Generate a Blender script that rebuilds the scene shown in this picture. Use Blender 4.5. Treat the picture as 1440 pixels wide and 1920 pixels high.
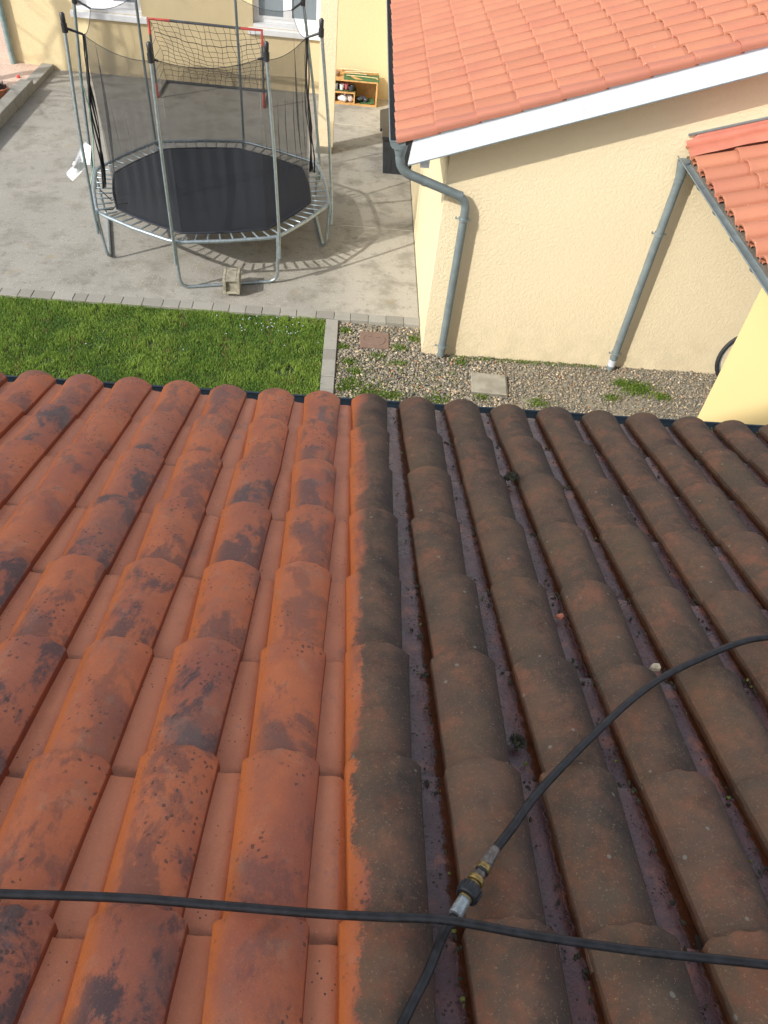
import bpy, math, random
import numpy as np
from mathutils import Vector, Matrix
rnd = random.Random(7)
R_ = math.radians
for o in list(bpy.data.objects): bpy.data.objects.remove(o)
S = bpy.context.scene
C = S.collection

# ------------------------------------------------------------------ camera
cam_data = bpy.data.cameras.new("camera")
cam = bpy.data.objects.new("camera", cam_data); C.objects.link(cam)
CAMR = Matrix(((0.9963366477, -0.0563407996, -0.0643349413),
               (-0.0033796588, 0.7257711274, -0.6879279385),
               (0.0854508530, 0.6856252511, 0.7229219646)))
H = 4.9
cam.matrix_world = Matrix.Translation((0, 0, H)) @ CAMR.to_4x4()
cam_data.sensor_fit = 'VERTICAL'; cam_data.sensor_height = 24.0
cam_data.lens = 24.0 * 1418.5 / 1920.0
cam_data.clip_start = 0.05; cam_data.clip_end = 500
S.camera = cam
S.render.resolution_x = 768; S.render.resolution_y = 1024

# ------------------------------------------------------------------ light
w = bpy.data.worlds.new("World"); S.world = w; w.use_nodes = True
nt = w.node_tree; bg = nt.nodes["Background"]
sky = nt.nodes.new("ShaderNodeTexSky"); sky.sky_type = 'NISHITA'; sky.sun_disc = False
sky.sun_elevation = R_(34.3); sky.sun_rotation = R_(232.0); sky.dust_density = 2.2; sky.air_density = .9
hs = nt.nodes.new('ShaderNodeHueSaturation'); hs.inputs['Saturation'].default_value = .35   # thin white cloud greys the blue
nt.links.new(sky.outputs[0], hs.inputs['Color']); nt.links.new(hs.outputs[0], bg.inputs[0]); bg.inputs[1].default_value = 0.15
sd = bpy.data.lights.new("sun", 'SUN'); sd.energy = 2.7; sd.angle = R_(0.6); sd.color = (1.0, 0.95, 0.86)
sun = bpy.data.objects.new("sun", sd); C.objects.link(sun)
sun.rotation_euler = Vector((0.651, 0.509, -0.563)).to_track_quat('-Z', 'Y').to_euler()
S.view_settings.view_transform = 'Standard'; S.view_settings.look = 'None'
S.view_settings.exposure = 0.72; S.view_settings.gamma = 1.0

# ------------------------------------------------------------------ node helpers
class N:
    def __init__(s, name):
        s.m = bpy.data.materials.new(name); s.m.use_nodes = True
        s.t = s.m.node_tree; s.b = s.t.nodes["Principled BSDF"]
        s._tc = None
    def new(s, k, **kw):
        n = s.t.nodes.new(k)
        for a, v in kw.items(): setattr(n, a, v)
        return n
    def l(s, a, b): s.t.links.new(a, b)
    def put(s, sock, v):
        if isinstance(v, bpy.types.NodeSocket): s.l(v, sock)
        elif isinstance(v, (tuple, list)) and len(v) == 3 and sock.type == 'RGBA': sock.default_value = (*v, 1)
        else: sock.default_value = v
    def obj(s):
        if not s._tc: s._tc = s.new("ShaderNodeTexCoord")
        return s._tc.outputs['Object']
    def uv(s): s.obj(); return s._tc.outputs['UV']
    def attr(s, name, out='Fac'):
        n = s.new("ShaderNodeAttribute", attribute_name=name); return n.outputs[out]
    def noise(s, scale, detail=4, rough=.55, vec=None, dist=0, out=0):
        n = s.new("ShaderNodeTexNoise"); s.put(n.inputs['Vector'], vec or s.obj())
        n.inputs['Scale'].default_value = scale; n.inputs['Detail'].default_value = detail
        n.inputs['Roughness'].default_value = rough; n.inputs['Distortion'].default_value = dist
        return n.outputs[out]
    def vor(s, scale, vec=None, feature='F1', out='Distance', rand=1):
        n = s.new("ShaderNodeTexVoronoi", feature=feature); s.put(n.inputs['Vector'], vec or s.obj())
        n.inputs['Scale'].default_value = scale; n.inputs['Randomness'].default_value = rand
        return n.outputs[out]
    def math(s, op, a, b=0.0, clamp=False):
        n = s.new("ShaderNodeMath", operation=op, use_clamp=clamp)
        s.put(n.inputs[0], a); s.put(n.inputs[1], b); return n.outputs[0]
    def vmath(s, op, a, b):
        n = s.new("ShaderNodeVectorMath", operation=op); s.put(n.inputs[0], a); s.put(n.inputs[1], b); return n.outputs[0]
    def step(s, x, lo, hi):     # smooth 0..1 between lo and hi
        n = s.new("ShaderNodeMapRange", interpolation_type='SMOOTHSTEP')
        s.put(n.inputs[0], x); n.inputs[1].default_value = lo; n.inputs[2].default_value = hi
        return n.outputs[0]
    def mix(s, f, a, b, kind='MIX'):
        n = s.new("ShaderNodeMix", data_type='RGBA', blend_type=kind)
        s.put(n.inputs[0], f); s.put(n.inputs[6], a); s.put(n.inputs[7], b); return n.outputs[2]
    def fmix(s, f, a, b):
        n = s.new("ShaderNodeMix", data_type='FLOAT')
        s.put(n.inputs[0], f); s.put(n.inputs[2], a); s.put(n.inputs[3], b); return n.outputs[0]
    def sep(s, v):
        n = s.new("ShaderNodeSeparateXYZ"); s.put(n.inputs[0], v); return n.outputs
    def comb(s, x, y, z=0.0):
        n = s.new("ShaderNodeCombineXYZ"); s.put(n.inputs[0], x); s.put(n.inputs[1], y); s.put(n.inputs[2], z); return n.outputs[0]
    def bump(s, h, strength=.5, dist=.01, prev=None):
        n = s.new("ShaderNodeBump"); s.put(n.inputs['Height'], h)
        n.inputs['Strength'].default_value = strength; n.inputs['Distance'].default_value = dist
        if prev: s.l(prev, n.inputs['Normal'])
        return n.outputs[0]
    def fin(s, col=None, rough=None, normal=None, metal=None, spec=None):
        if col is not None: s.put(s.b.inputs['Base Color'], col)
        if rough is not None: s.put(s.b.inputs['Roughness'], rough)
        if metal is not None: s.put(s.b.inputs['Metallic'], metal)
        if spec is not None: s.put(s.b.inputs['Specular IOR Level'], spec)
        if normal is not None: s.l(normal, s.b.inputs['Normal'])
        return s.m

def plain(name, col, rough=.5, metal=0, var=.12, sc=12, bump=0, bs=60, spec=None):
    n = N(name)
    f = n.noise(sc, 5, .6)
    c = n.mix(n.step(f, .3, .7), tuple(x*(1-var) for x in col), tuple(min(1, x*(1+var)) for x in col))
    nm = n.bump(n.noise(bs, 4), bump, .004) if bump else None
    return n.fin(c, n.fmix(f, rough*.85, min(1, rough*1.15)), nm, metal, spec)

# ------------------------------------------------------------------ mesh helpers
class MB:
    def __init__(s): s.v = []; s.f = []; s.smooth = []
    def add(s, vs, fs, sm=False):
        n = len(s.v); s.v += [tuple(v) for v in vs]
        s.f += [tuple(i+n for i in f) for f in fs]; s.smooth += [sm]*len(fs)
    def box(s, a, b, M=None, bev=0.0):
        x0, y0, z0 = a; x1, y1, z1 = b
        if bev <= 0:
            vs = [(x0,y0,z0),(x1,y0,z0),(x1,y1,z0),(x0,y1,z0),(x0,y0,z1),(x1,y0,z1),(x1,y1,z1),(x0,y1,z1)]
            fs = [(0,3,2,1),(4,5,6,7),(0,1,5,4),(1,2,6,5),(2,3,7,6),(3,0,4,7)]
        else:
            e = bev
            vs = []
            for z, k in ((z0, e), (z0+e, 0), (z1-e, 0), (z1, e)):
                vs += [(x0+k, y0+k, z), (x1-k, y0+k, z), (x1-k, y1-k, z), (x0+k, y1-k, z)]
            fs = [(3,2,1,0), (12,13,14,15)]
            for r in range(3):
                for q in range(4):
                    a_, b_ = r*4+q, r*4+(q+1) % 4
                    fs.append((a_, b_, b_+4, a_+4))
        if M is not None: vs = [M @ Vector(v) for v in vs]
        s.add(vs, fs)
    def tube(s, pts, r, n=10, cap=True, closed=False):
        pts = [Vector(p) for p in pts]; m = len(pts)
        rr = r if isinstance(r, (list, tuple)) else [r]*m
        up = None; rings = []
        for i, p in enumerate(pts):
            if closed: t = (pts[(i+1) % m]-pts[i-1]).normalized()
            elif i == 0: t = (pts[1]-p).normalized()
            elif i == m-1: t = (p-pts[-2]).normalized()
            else: t = ((pts[i+1]-p).normalized()+(p-pts[i-1]).normalized()).normalized()
            if up is None:
                up = Vector((0,0,1)) if abs(t.z) < .9 else Vector((1,0,0))
            a = t.cross(up)
            if a.length < 1e-5: a = t.orthogonal()
            a.normalize(); up = a.cross(t).normalized()
            rings.append([p + rr[i]*(math.cos(2*math.pi*k/n)*a + math.sin(2*math.pi*k/n)*up) for k in range(n)])
        vs = [v for q in rings for v in q]; fs = []
        for i in range(m if closed else m-1):
            j = (i+1) % m
            for k in range(n):
                fs.append((i*n+k, i*n+(k+1) % n, j*n+(k+1) % n, j*n+k))
        s.add(vs, fs, True)
        if cap and not closed:
            s.add(rings[0], [tuple(range(n))[::-1]]); s.add(rings[-1], [tuple(range(n))])
    def grid(s, fn, nu, nv, sm=True, flip=False):
        vs = [fn(i/nu, j/nv) for j in range(nv+1) for i in range(nu+1)]
        fs = []
        for j in range(nv):
            for i in range(nu):
                q = (j*(nu+1)+i, j*(nu+1)+i+1, (j+1)*(nu+1)+i+1, (j+1)*(nu+1)+i)
                fs.append(q[::-1] if flip else q)
        s.add(vs, fs, sm)
    def blob(s, c, r, seed=0, amp=.15, n=2, sq=(1,1,1)):
        rg = random.Random(seed); nu, nv = 12*n//1, 7*n//1
        ph = [rg.uniform(0, 6.28) for _ in range(6)]
        def fn(u, v):
            a = u*2*math.pi; b = (v-.5)*math.pi
            k = 1+amp*(math.sin(2*a+ph[0])*math.cos(b)+math.sin(3*b+ph[1])*.7*math.cos(b)+math.sin(5*a+ph[2]+2*b)*.5*math.cos(b))
            return (c[0]+r*sq[0]*k*math.cos(a)*math.cos(b), c[1]+r*sq[1]*k*math.sin(a)*math.cos(b), c[2]+r*sq[2]*k*math.sin(b))
        s.grid(fn, nu, nv)
    def obj(s, name, mat, parent=None):
        me = bpy.data.meshes.new(name); me.from_pydata(s.v, [], s.f); me.materials.append(mat)
        me.polygons.foreach_set("use_smooth", s.smooth); me.update()
        o = bpy.data.objects.new(name, me); C.objects.link(o)
        if parent: o.parent = parent
        return o
def thing(name, label, cat, loc=(0,0,0), group=None):
    o = bpy.data.objects.new(name, None); C.objects.link(o); o.location = loc; o.empty_display_size = .1
    return tag(o, label, cat, group)
def tag(o, label, cat, group=None):
    o['label'] = label; o['category'] = cat
    if group: o['group'] = group
    return o
def kind(o, k): o['kind'] = k; return o
def arc(p0, c, p1, n=6):
    p0, c, p1 = Vector(p0), Vector(c), Vector(p1)
    return [(1-t)**2*p0+2*t*(1-t)*c+t*t*p1 for t in [i/n for i in range(n+1)]]
def rounded(pts, r, n=5):
    pts = [Vector(p) for p in pts]; out = [pts[0]]
    for i in range(1, len(pts)-1):
        a = pts[i]+(pts[i-1]-pts[i]).normalized()*r; b = pts[i]+(pts[i+1]-pts[i]).normalized()*r
        out += arc(a, pts[i], b, n)
    return out+[pts[-1]]

# ------------------------------------------------------------------ materials
def roof_material():
    n = N("weathered_terracotta")
    tid = n.attr("tile_random"); part = n.attr("is_pan")
    uv = n.sep(n.uv()); t = uv[0]; v = uv[1]
    P = n.obj(); xyz = n.sep(P)
    off = n.comb(n.math('MULTIPLY', tid, 13.7), n.math('MULTIPLY', tid, 7.3), n.math('MULTIPLY', tid, 3.1))
    PT = n.vmath('ADD', P, off)
    big = n.noise(9, 6, .62, PT); med = n.noise(22, 6, .66, PT, .2); fine = n.noise(160, 3, .7, P); vfine = n.noise(520, 2, .7, P)
    # --- washed half
    clean = n.mix(n.step(big, .35, .68), (.55,.160,.062), (.45,.130,.058))
    clean = n.mix(n.step(n.noise(4.2,4,.5,PT), .45, .68), clean, (.37,.108,.060))
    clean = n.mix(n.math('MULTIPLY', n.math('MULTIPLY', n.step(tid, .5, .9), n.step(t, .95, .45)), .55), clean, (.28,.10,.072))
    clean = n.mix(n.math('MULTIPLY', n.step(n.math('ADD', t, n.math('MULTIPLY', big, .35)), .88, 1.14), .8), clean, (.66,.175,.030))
    clean = n.mix(n.math('MULTIPLY', n.step(n.noise(14,4,.6,PT), .56, .75), .45), clean, (.46,.25,.16))
    stretch = n.vmath('MULTIPLY', PT, (1.0, .62, 1.0))
    pm = n.noise(8.5, 9, .70, stretch, .3)
    side = n.math('MULTIPLY', n.step(t, .99, .62), n.fmix(tid, .35, 1.0))  # weights the dark weathering to the right flank, also painting its shade
    endb = n.math('MULTIPLY', n.step(v, .55, 1.0), .07)
    pmask = n.math('MULTIPLY', n.step(n.math('ADD', n.math('ADD', pm, endb), n.math('MULTIPLY', med, .10)), .556, .645), side)
    clean = n.mix(n.math('MULTIPLY', pmask, .92), clean, (.060,.044,.050))
    pm2 = n.noise(6, 8, .72, n.vmath('ADD', stretch, (5,3,1)), .2)
    clean = n.mix(n.math('MULTIPLY', n.math('MULTIPLY', n.step(pm2, .54, .66), side), .55), clean, (.20,.145,.125))
    clean = n.mix(n.math('MULTIPLY', n.step(n.noise(3.5, 9, .74, n.vmath('ADD', P, (6,2,0))), .50, .66), n.math('MULTIPLY', side, .55)), clean, (.13,.09,.08))
    # lichen dots in clusters
    PW = n.vmath('ADD', PT, n.vmath('MULTIPLY', n.noise(70,3,.6,PT,out=1), (.014,.014,.014)))
    vv = n.vor(62, PW); dens = n.step(n.noise(7, 3, .5, n.vmath('ADD', PT, (2,8,4))), .50, .60)
    dots = n.math('MULTIPLY', n.step(n.math('ADD', vv, n.math('MULTIPLY', med, .22)), .40, .30), dens)
    v2 = n.vor(120, PW); dots2 = n.math('MULTIPLY', n.step(v2, .17, .12), n.step(n.noise(11,2,.5,PT), .5, .6))
    dots = n.math('MAXIMUM', n.math('MULTIPLY', dots, .75), n.math('MULTIPLY', dots2, .6))
    clean = n.mix(n.math('MULTIPLY', dots, n.step(t, 1.05, .7)), clean, (.055,.035,.032))
    grit = n.step(n.vor(210, P), .11, .07)
    clean = n.mix(n.math('MULTIPLY', grit, .4), clean, (.72,.50,.34))
    clean = n.mix(n.math('MULTIPLY', n.step(vfine, .56, .68), .3), clean, (.24,.10,.06))
    clean = n.mix(n.math('MULTIPLY', n.step(fine, .58, .70), .25), clean, (.66,.25,.13))
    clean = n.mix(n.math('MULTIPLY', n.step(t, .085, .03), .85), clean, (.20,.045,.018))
    # --- pans, washed
    pclean = n.mix(n.step(n.math('ADD', big, n.math('MULTIPLY', n.math('SUBTRACT', tid, .5), .3)), .35, .7), (.60,.225,.118), (.52,.190,.100))
    pclean = n.mix(n.math('MULTIPLY', n.step(pm, .57, .68), .55), pclean, (.30,.16,.14))
    pclean = n.mix(n.math('MULTIPLY', n.step(n.vor(75, PT), .18, .1), n.step(n.noise(6,2,.5,P),.48,.6)), pclean, (.07,.04,.035))
    pclean = n.mix(n.step(t, 1.72, 1.85), pclean, (.50,.13,.04))
    pclean = n.mix(n.math('MULTIPLY', n.step(n.math('ADD', v, n.math('MULTIPLY', med, .12)), .98, 1.05), .6), pclean, (.18,.065,.03))
    pclean = n.mix(n.math('MULTIPLY', n.step(fine, .56, .7), .3), pclean, (.74,.33,.20))
    pclean = n.mix(n.math('MULTIPLY', n.step(v, .14, .0), .5), pclean, (.56,.19,.08))
    # --- unwashed half
    dm = n.noise(6.5, 8, .72, P, .2)
    dirty = n.mix(n.step(dm, .36, .64), (.122,.088,.063), (.178,.106,.070))
    dirty = n.mix(n.math('MULTIPLY', n.step(n.noise(9,8,.74,PT,.1), .47, .68), n.fmix(n.step(t, .25, .55), .2, .72)), dirty, (.31,.130,.075))
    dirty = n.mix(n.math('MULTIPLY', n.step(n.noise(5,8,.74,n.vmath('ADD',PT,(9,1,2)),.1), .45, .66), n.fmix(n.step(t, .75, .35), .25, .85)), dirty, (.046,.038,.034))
    near = n.step(xyz[1], 1.7, 2.6)   # grime is thinner on the worn rows uphill
    dirty = n.mix(n.math('MULTIPLY', n.math('MULTIPLY', n.step(n.noise(12,8,.74,PT), .46, .66), near), .55), dirty, (.27,.10,.055))
    dirty = n.mix(n.math('MULTIPLY', n.step(n.noise(3.2,4,.6,n.vmath('ADD',P,(3,3,3))), .5, .7), .25), dirty, (.15,.115,.06))
    flank_shade = n.step(n.math('ADD', t, n.math('MULTIPLY', n.math('SUBTRACT', dm, .5), .5)), .50, .10)
    dirty = n.mix(n.math('MULTIPLY', flank_shade, .72), dirty, (.052,.043,.040))  # right flank painted darker as shade, on top of the grime
    sp = n.math('MULTIPLY', n.step(fine, .58, .72), .55)
    dirty = n.mix(sp, dirty, (.38,.25,.14)); dirty = n.mix(n.math('MULTIPLY', n.step(vfine, .60, .70), .5), dirty, (.03,.024,.02))
    ld = n.vor(34, PT, out='Distance'); lr = n.vor(34, PT, out='Color')
    ldm = n.math('MULTIPLY', n.step(n.math('ADD', ld, n.math('MULTIPLY', med, .25)), .31, .25), n.step(n.sep(lr)[0], .88, .90))
    dirty = n.mix(n.math('MULTIPLY', ldm, .65), dirty, (.27,.27,.22))
    grit2 = n.math('MULTIPLY', n.step(n.vor(150, P), .13, .08), n.step(n.sep(n.vor(150, P, out='Color'))[1], .45, .5))
    dirty = n.mix(n.math('MULTIPLY', grit2, .7), dirty, (.42,.36,.26))
    dirty = n.mix(n.step(n.math('ADD', t, n.math('MULTIPLY', med, .06)), .985, 1.01), dirty, n.mix(n.noise(45,4,.6,P), (.045,.024,.015), (.15,.055,.022)))
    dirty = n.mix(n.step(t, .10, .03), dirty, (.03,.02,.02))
    pd = n.mix(n.step(dm, .38, .64), (.058,.024,.028), (.115,.040,.036))
    pd = n.mix(n.math('MULTIPLY', n.step(n.noise(13,5,.6,P), .55, .7), .7), pd, (.27,.085,.045))
    moss = n.step(n.math('ADD', t, n.math('MULTIPLY', n.noise(38,5,.7,P), .5)), 1.90, 2.04)
    pd = n.mix(moss, pd, n.mix(n.noise(45,4,.6,P), (.016,.008,.005), (.125,.034,.010)))
    crumbs = n.math('MULTIPLY', n.step(n.vor(95, P), .26, .18), n.step(n.noise(9,4,.6,P), .48, .62))
    pd = n.mix(n.math('MULTIPLY', crumbs, .85), pd, (.026,.017,.015))
    # --- the ragged washing line
    xb = n.math('ADD', xyz[0], n.math('ADD', n.math('MULTIPLY', n.math('SUBTRACT', n.noise(6,4,.55,n.vmath('MULTIPLY',P,(1.0,.6,1.0))), .5), .17), n.math('MULTIPLY', n.math('SUBTRACT', med, .5), .03)))
    soft = n.fmix(n.step(xyz[1], .9, 2.0), .045, .009)
    dmask = n.math('ADD', n.math('DIVIDE', n.math('SUBTRACT', n.math('ADD', xb, n.math('MULTIPLY', n.math('SUBTRACT', fine, .5), .04)), .088), soft), .5, True)
    ispan = n.step(part, .4, .6)
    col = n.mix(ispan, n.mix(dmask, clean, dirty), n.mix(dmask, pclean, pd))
    # underside / joint rim marker
    rhump = n.fmix(dmask, n.fmix(pmask, .52, .38), .80)
    rpan = n.fmix(dmask, n.fmix(big, .42, .58), n.fmix(moss, n.fmix(n.step(n.noise(16,4,.6,P), .40, .60), .12, .34), .55))
    rough = n.fmix(ispan, rhump, rpan)
    hgt = n.math('ADD', n.math('MULTIPLY', fine, .6), n.math('ADD', n.math('MULTIPLY', med, .8), n.math('MULTIPLY', vfine, .3)))
    hgt = n.math('ADD', hgt, n.math('MULTIPLY', n.math('ADD', grit, grit2), .8))
    b = n.bump(hgt, .55, .004)
    b = n.bump(n.math('MULTIPLY', n.math('MULTIPLY', ispan, dmask), n.math('ADD', moss, crumbs)), .8, .006, b)
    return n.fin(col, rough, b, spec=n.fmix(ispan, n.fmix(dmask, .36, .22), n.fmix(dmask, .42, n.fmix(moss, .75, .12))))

def orange_tile_material(name="orange_tile", k=1.0, pink=0.0):
    n = N(name); tid = n.attr("tile_random"); P = n.obj()
    a = (.445*k, .182*k, .106*k); b_ = (.40*k, .160*k, .094*k)
    c = n.mix(tid, a, b_)
    c = n.mix(n.math('MULTIPLY', n.step(tid, .82, .86), .2), c, (.33*k,.12*k,.075*k))
    c = n.mix(n.math('MULTIPLY', n.step(n.sep(n.uv())[1], .90, 1.0), .5), c, (.22*k,.085*k,.055*k))
    c = n.mix(n.math('MULTIPLY', n.step(n.noise(2.2,4,.6), .42, .7), .6), c, (.38*k,.135*k,.092*k))
    c = n.mix(n.math('MULTIPLY', n.step(n.noise(30,4,.7), .58, .72), .35), c, (.28*k,.11*k,.075*k))
    c = n.mix(n.math('MULTIPLY', n.step(n.vor(11), .05, .03), .7), c, (.75,.66,.55))
    c = n.mix(pink, c, (.36,.13,.095))
    return n.fin(c, .7, n.bump(n.noise(180, 3), .25, .003))

def stucco(name, col, coarse=1.0, stain=.2):
    n = N(name); P = n.obj()
    s1 = n.noise(36, 5, .6, P, .4); s2 = n.noise(60, 3, .6, P)
    h = n.math('ADD', n.math('MULTIPLY', n.step(s1, .38, .60), 1.0), n.math('MULTIPLY', s2, .45))
    c = n.mix(n.noise(1.3,4,.6,P), tuple(x*.94 for x in col), col)
    z = n.sep(P)[2]
    dirt = n.math('MULTIPLY', n.math('MULTIPLY', n.step(z, .7, 0.0), n.step(n.noise(5,5,.6,P), .36, .65)), stain)
    c = n.mix(dirt, c, (.30,.27,.19))
    c = n.mix(n.math('MULTIPLY', n.step(s1, .42, .32), .10*coarse), c, (.40,.33,.20))
    return n.fin(c, .92, n.bump(h, .5*coarse, .008), spec=.2)

def concrete():
    n = N("terrace_concrete"); P = n.obj(); x, y, z = n.sep(P)
    base = n.mix(n.noise(1.1,6,.6,P,.4), (.24,.230,.207), (.365,.350,.315))
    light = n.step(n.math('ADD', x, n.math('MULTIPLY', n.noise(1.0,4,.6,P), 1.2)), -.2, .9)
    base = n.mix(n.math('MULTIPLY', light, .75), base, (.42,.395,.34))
    base = n.mix(n.math('MULTIPLY', n.step(n.noise(2.6,6,.66,n.vmath('ADD',P,(4,2,0))), .46, .66), .55), base, (.170,.158,.130))
    base = n.mix(n.math('MULTIPLY', n.step(n.noise(7,7,.72,n.vmath('ADD',P,(7,5,0))), .54, .64), .4), base, (.13,.12,.10))
    base = n.mix(n.math('MULTIPLY', n.step(n.noise(60,4,.7,P), .5, .66), .30), base, (.12,.11,.095))
    base = n.mix(n.math('MULTIPLY', n.step(n.noise(38,4,.7,n.vmath('ADD',P,(9,9,0))), .56, .68), .35), base, (.46,.44,.39))
    agg = n.math('MULTIPLY', n.step(n.vor(42, P), .24, .14), n.step(n.sep(n.vor(42, P, out='Color'))[0], .60, .62))
    fr = n.fmix(n.step(y, 12, 8), .25, .85)
    base = n.mix(n.math('MULTIPLY', agg, n.math('MULTIPLY', fr, n.fmix(light, 1.0, .15))), base, (.62,.56,.46))
    base = n.mix(n.math('MULTIPLY', n.step(n.noise(4.3,5,.6,n.vmath('ADD',P,(1,7,0))), .60, .72), .35), base, (.28,.22,.11))
    return n.fin(base, .9, n.bump(n.noise(120,4,.6,P), .35, .004), spec=.3)

M = {}
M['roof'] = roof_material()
M['orange'] = orange_tile_material()
M['orange_verge'] = orange_tile_material("verge_tile", .93, .45)
M['stucco'] = stucco("cream_stucco", (.775,.66,.455), .62)
M['stucco_back'] = stucco("back_stucco", (.69,.57,.345), .4)
M['stucco_smooth'] = stucco("smooth_yellow_render", (.76,.60,.30), .12, .1)
M['stucco_side'] = stucco("side_render", (.77,.65,.42), .15, .15)
M['concrete'] = concrete()
def paver_mat():
    n = N("grey_paver"); P = n.obj()
    c = n.mix(n.attr("tile_random"), (.225,.215,.19), (.30,.29,.26))
    c = n.mix(n.math('MULTIPLY', n.step(n.noise(7,5,.6,P), .45, .7), .5), c, (.22,.215,.19))
    c = n.mix(n.math('MULTIPLY', n.step(n.noise(90,3,.7,P), .55, .7), .3), c, (.5,.5,.47))
    return n.fin(c, .9, n.bump(n.noise(150,3,.6,P), .3, .003))
M['paver'] = paver_mat()
M['zinc'] = plain("weathered_zinc", (.205,.250,.265), .50, .35, .12, 9, .05)
M['zinc_dark'] = plain("dark_gutter_zinc", (.055,.080,.105), .38, .5, .15, 8)
M['galv'] = plain("galvanised_steel", (.33,.39,.42), .38, .65, .15, 30)
M['galv_dull'] = plain("dull_steel_pole", (.23,.285,.30), .42, .55, .15, 20)
M['white_paint'] = None
def whitep():
    n = N("white_painted_wood"); P = n.obj()
    c = n.mix(n.noise(2,4,.6,P), (.74,.79,.86), (.68,.73,.81))
    st = n.noise(9,6,.7,n.vmath('MULTIPLY',P,(.5,1,1.6)))
    c = n.mix(n.math('MULTIPLY', n.step(st, .66, .74), .6), c, (.38,.40,.44))
    return n.fin(c, .55)
M['white_paint'] = whitep()
M['pvc'] = plain("white_window_frame", (.80,.81,.83), .35, 0, .03)
M['sill'] = plain("white_sill", (.80,.82,.85), .5, 0, .06, 3)
M['rubber'] = plain("black_hose_rubber", (.012,.013,.016), .5, 0, .7, 50, .1, 300)
M['black_plastic'] = plain("black_plastic", (.020,.022,.026), .4)
M['bin'] = plain("charcoal_plastic", (.030,.036,.045), .45, 0, .2, 4)
M['brass'] = plain("worn_brass", (.33,.24,.09), .42, .75, .3, 90)
M['steel_old'] = plain("grimy_steel", (.16,.14,.125), .5, .5, .4, 120)
M['silver'] = plain("crimped_silver_sleeve", (.36,.40,.41), .42, .6, .25, 120)
M['red'] = plain("red_plastic", (.62,.055,.035), .4)
M['darkgrey'] = plain("dark_grey_tube", (.055,.06,.072), .42)
M['cord'] = plain("dark_net_cord", (.06,.05,.035), .8)
M['white_txt'] = plain("white_lettering", (.75,.75,.75), .5)
M['cloth'] = plain("white_cloth", (.86,.87,.90), .85, 0, .03)
M['wood'] = plain("pine_board", (.55,.32,.12), .6, 0, .2, 14)
M['stick'] = plain("pale_stick", (.66,.55,.34), .7, 0, .2, 30)
M['turf'] = plain("green_turf_mat", (.055,.125,.045), .95, 0, .35, 60, .5, 160)
M['bag'] = plain("white_plastic_bag", (.72,.72,.74), .4, 0, .08, 20)
M['bag2'] = plain("cloudy_plastic_bag", (.50,.44,.42), .4, 0, .2, 20)
M['pot_grey'] = plain("grey_pot", (.34,.34,.35), .5)
M['pot_pink'] = plain("pink_pot", (.62,.16,.18), .5)
M['terracotta'] = plain("terracotta_pot", (.47,.17,.09), .75, 0, .2)
M['darkleaf'] = plain("dark_heather", (.035,.03,.035), .8, 0, .4, 40)
M['tyre'] = plain("tyre_rubber", (.022,.023,.026), .7)
M['rust'] = None
def rusty():
    n = N("rusty_iron"); P = n.obj()
    c = n.mix(n.noise(16,6,.65,P), (.15,.10,.08), (.24,.165,.13))
    c = n.mix(n.math('MULTIPLY', n.step(n.noise(30,5,.7,P), .55,.7), .5), c, (.10,.055,.045))
    return n.fin(c, .8, n.bump(n.noise(90,4,.6,P), .5, .004), spec=.3)
M['rust'] = rusty()
M['slab'] = plain("weathered_slab", (.285,.265,.215), .9, 0, .22, 6, .4, 120)
M['block'] = plain("mossy_block", (.27,.25,.195), .95, 0, .3, 14, .8, 70)
M['soil'] = plain("dry_soil", (.17,.145,.10), .95, 0, .3, 5, .8, 60)
M['lawn_soil'] = plain("lawn_thatch", (.030,.052,.014), .95, 0, .4, 7, .8, 80)
M['pink_gravel'] = plain("pink_gravel", (.56,.41,.33), .95, 0, .3, 55, .8, 90)
M['bark'] = plain("grey_bark", (.12,.10,.08), .9, 0, .3, 10, .6, 40)
M['moss'] = plain("dark_moss", (.035,.033,.018), .95, 0, .5, 60, 1, 150)
M['moss_green'] = plain("yellow_moss", (.12,.13,.025), .95, 0, .5, 60, 1, 150)
M['stone'] = plain("cream_stone", (.60,.50,.36), .8, 0, .25, 60)
M['shard'] = plain("tile_shard", (.42,.15,.09), .8, 0, .2, 60)
M['flash'] = plain("pink_flashing", (.47,.165,.115), .55, 0, .1, 6)
M['mat_fabric'] = plain("black_mat_weave", (.013,.017,.028), .7, 0, .18, 3, .2, 400)
M['curtain'] = plain("grey_curtain", (.42,.45,.48), .9, 0, .1, 3)
M['plaster_dark'] = plain("dark_plinth", (.17,.155,.12), .9, 0, .2, 9)
def net_material():
    n = N("safety_net_mesh")
    tr = n.new("ShaderNodeBsdfTransparent"); mx = n.new("ShaderNodeMixShader")
    f = n.fmix(n.noise(3, 4, .6), .37, .50)
    n.fin((.022,.024,.028), .8)
    n.l(f, mx.inputs[0]); n.l(tr.outputs[0], mx.inputs[1]); n.l(n.b.outputs[0], mx.inputs[2])
    out = n.t.nodes["Material Output"]; n.l(mx.outputs[0], out.inputs[0])
    return n.m
M['net'] = net_material()
def glass():
    n = N("window_glass"); n.fin((.28,.33,.37), .06, spec=.6)
    n.b.inputs['Alpha'].default_value = .55
    return n.m
M['glass'] = glass()
def attrmat(name, attr, rough, bump=0):
    n = N(name); c = n.attr(attr, 'Color')
    c = n.mix(n.math('MULTIPLY', n.noise(140,3,.6), .35), c, (.10,.09,.07))
    return n.fin(c, rough, n.bump(n.noise(200,3), bump, .003) if bump else None)
M['pebble'] = attrmat("mixed_pebbles", "col", .8, .2)
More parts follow.
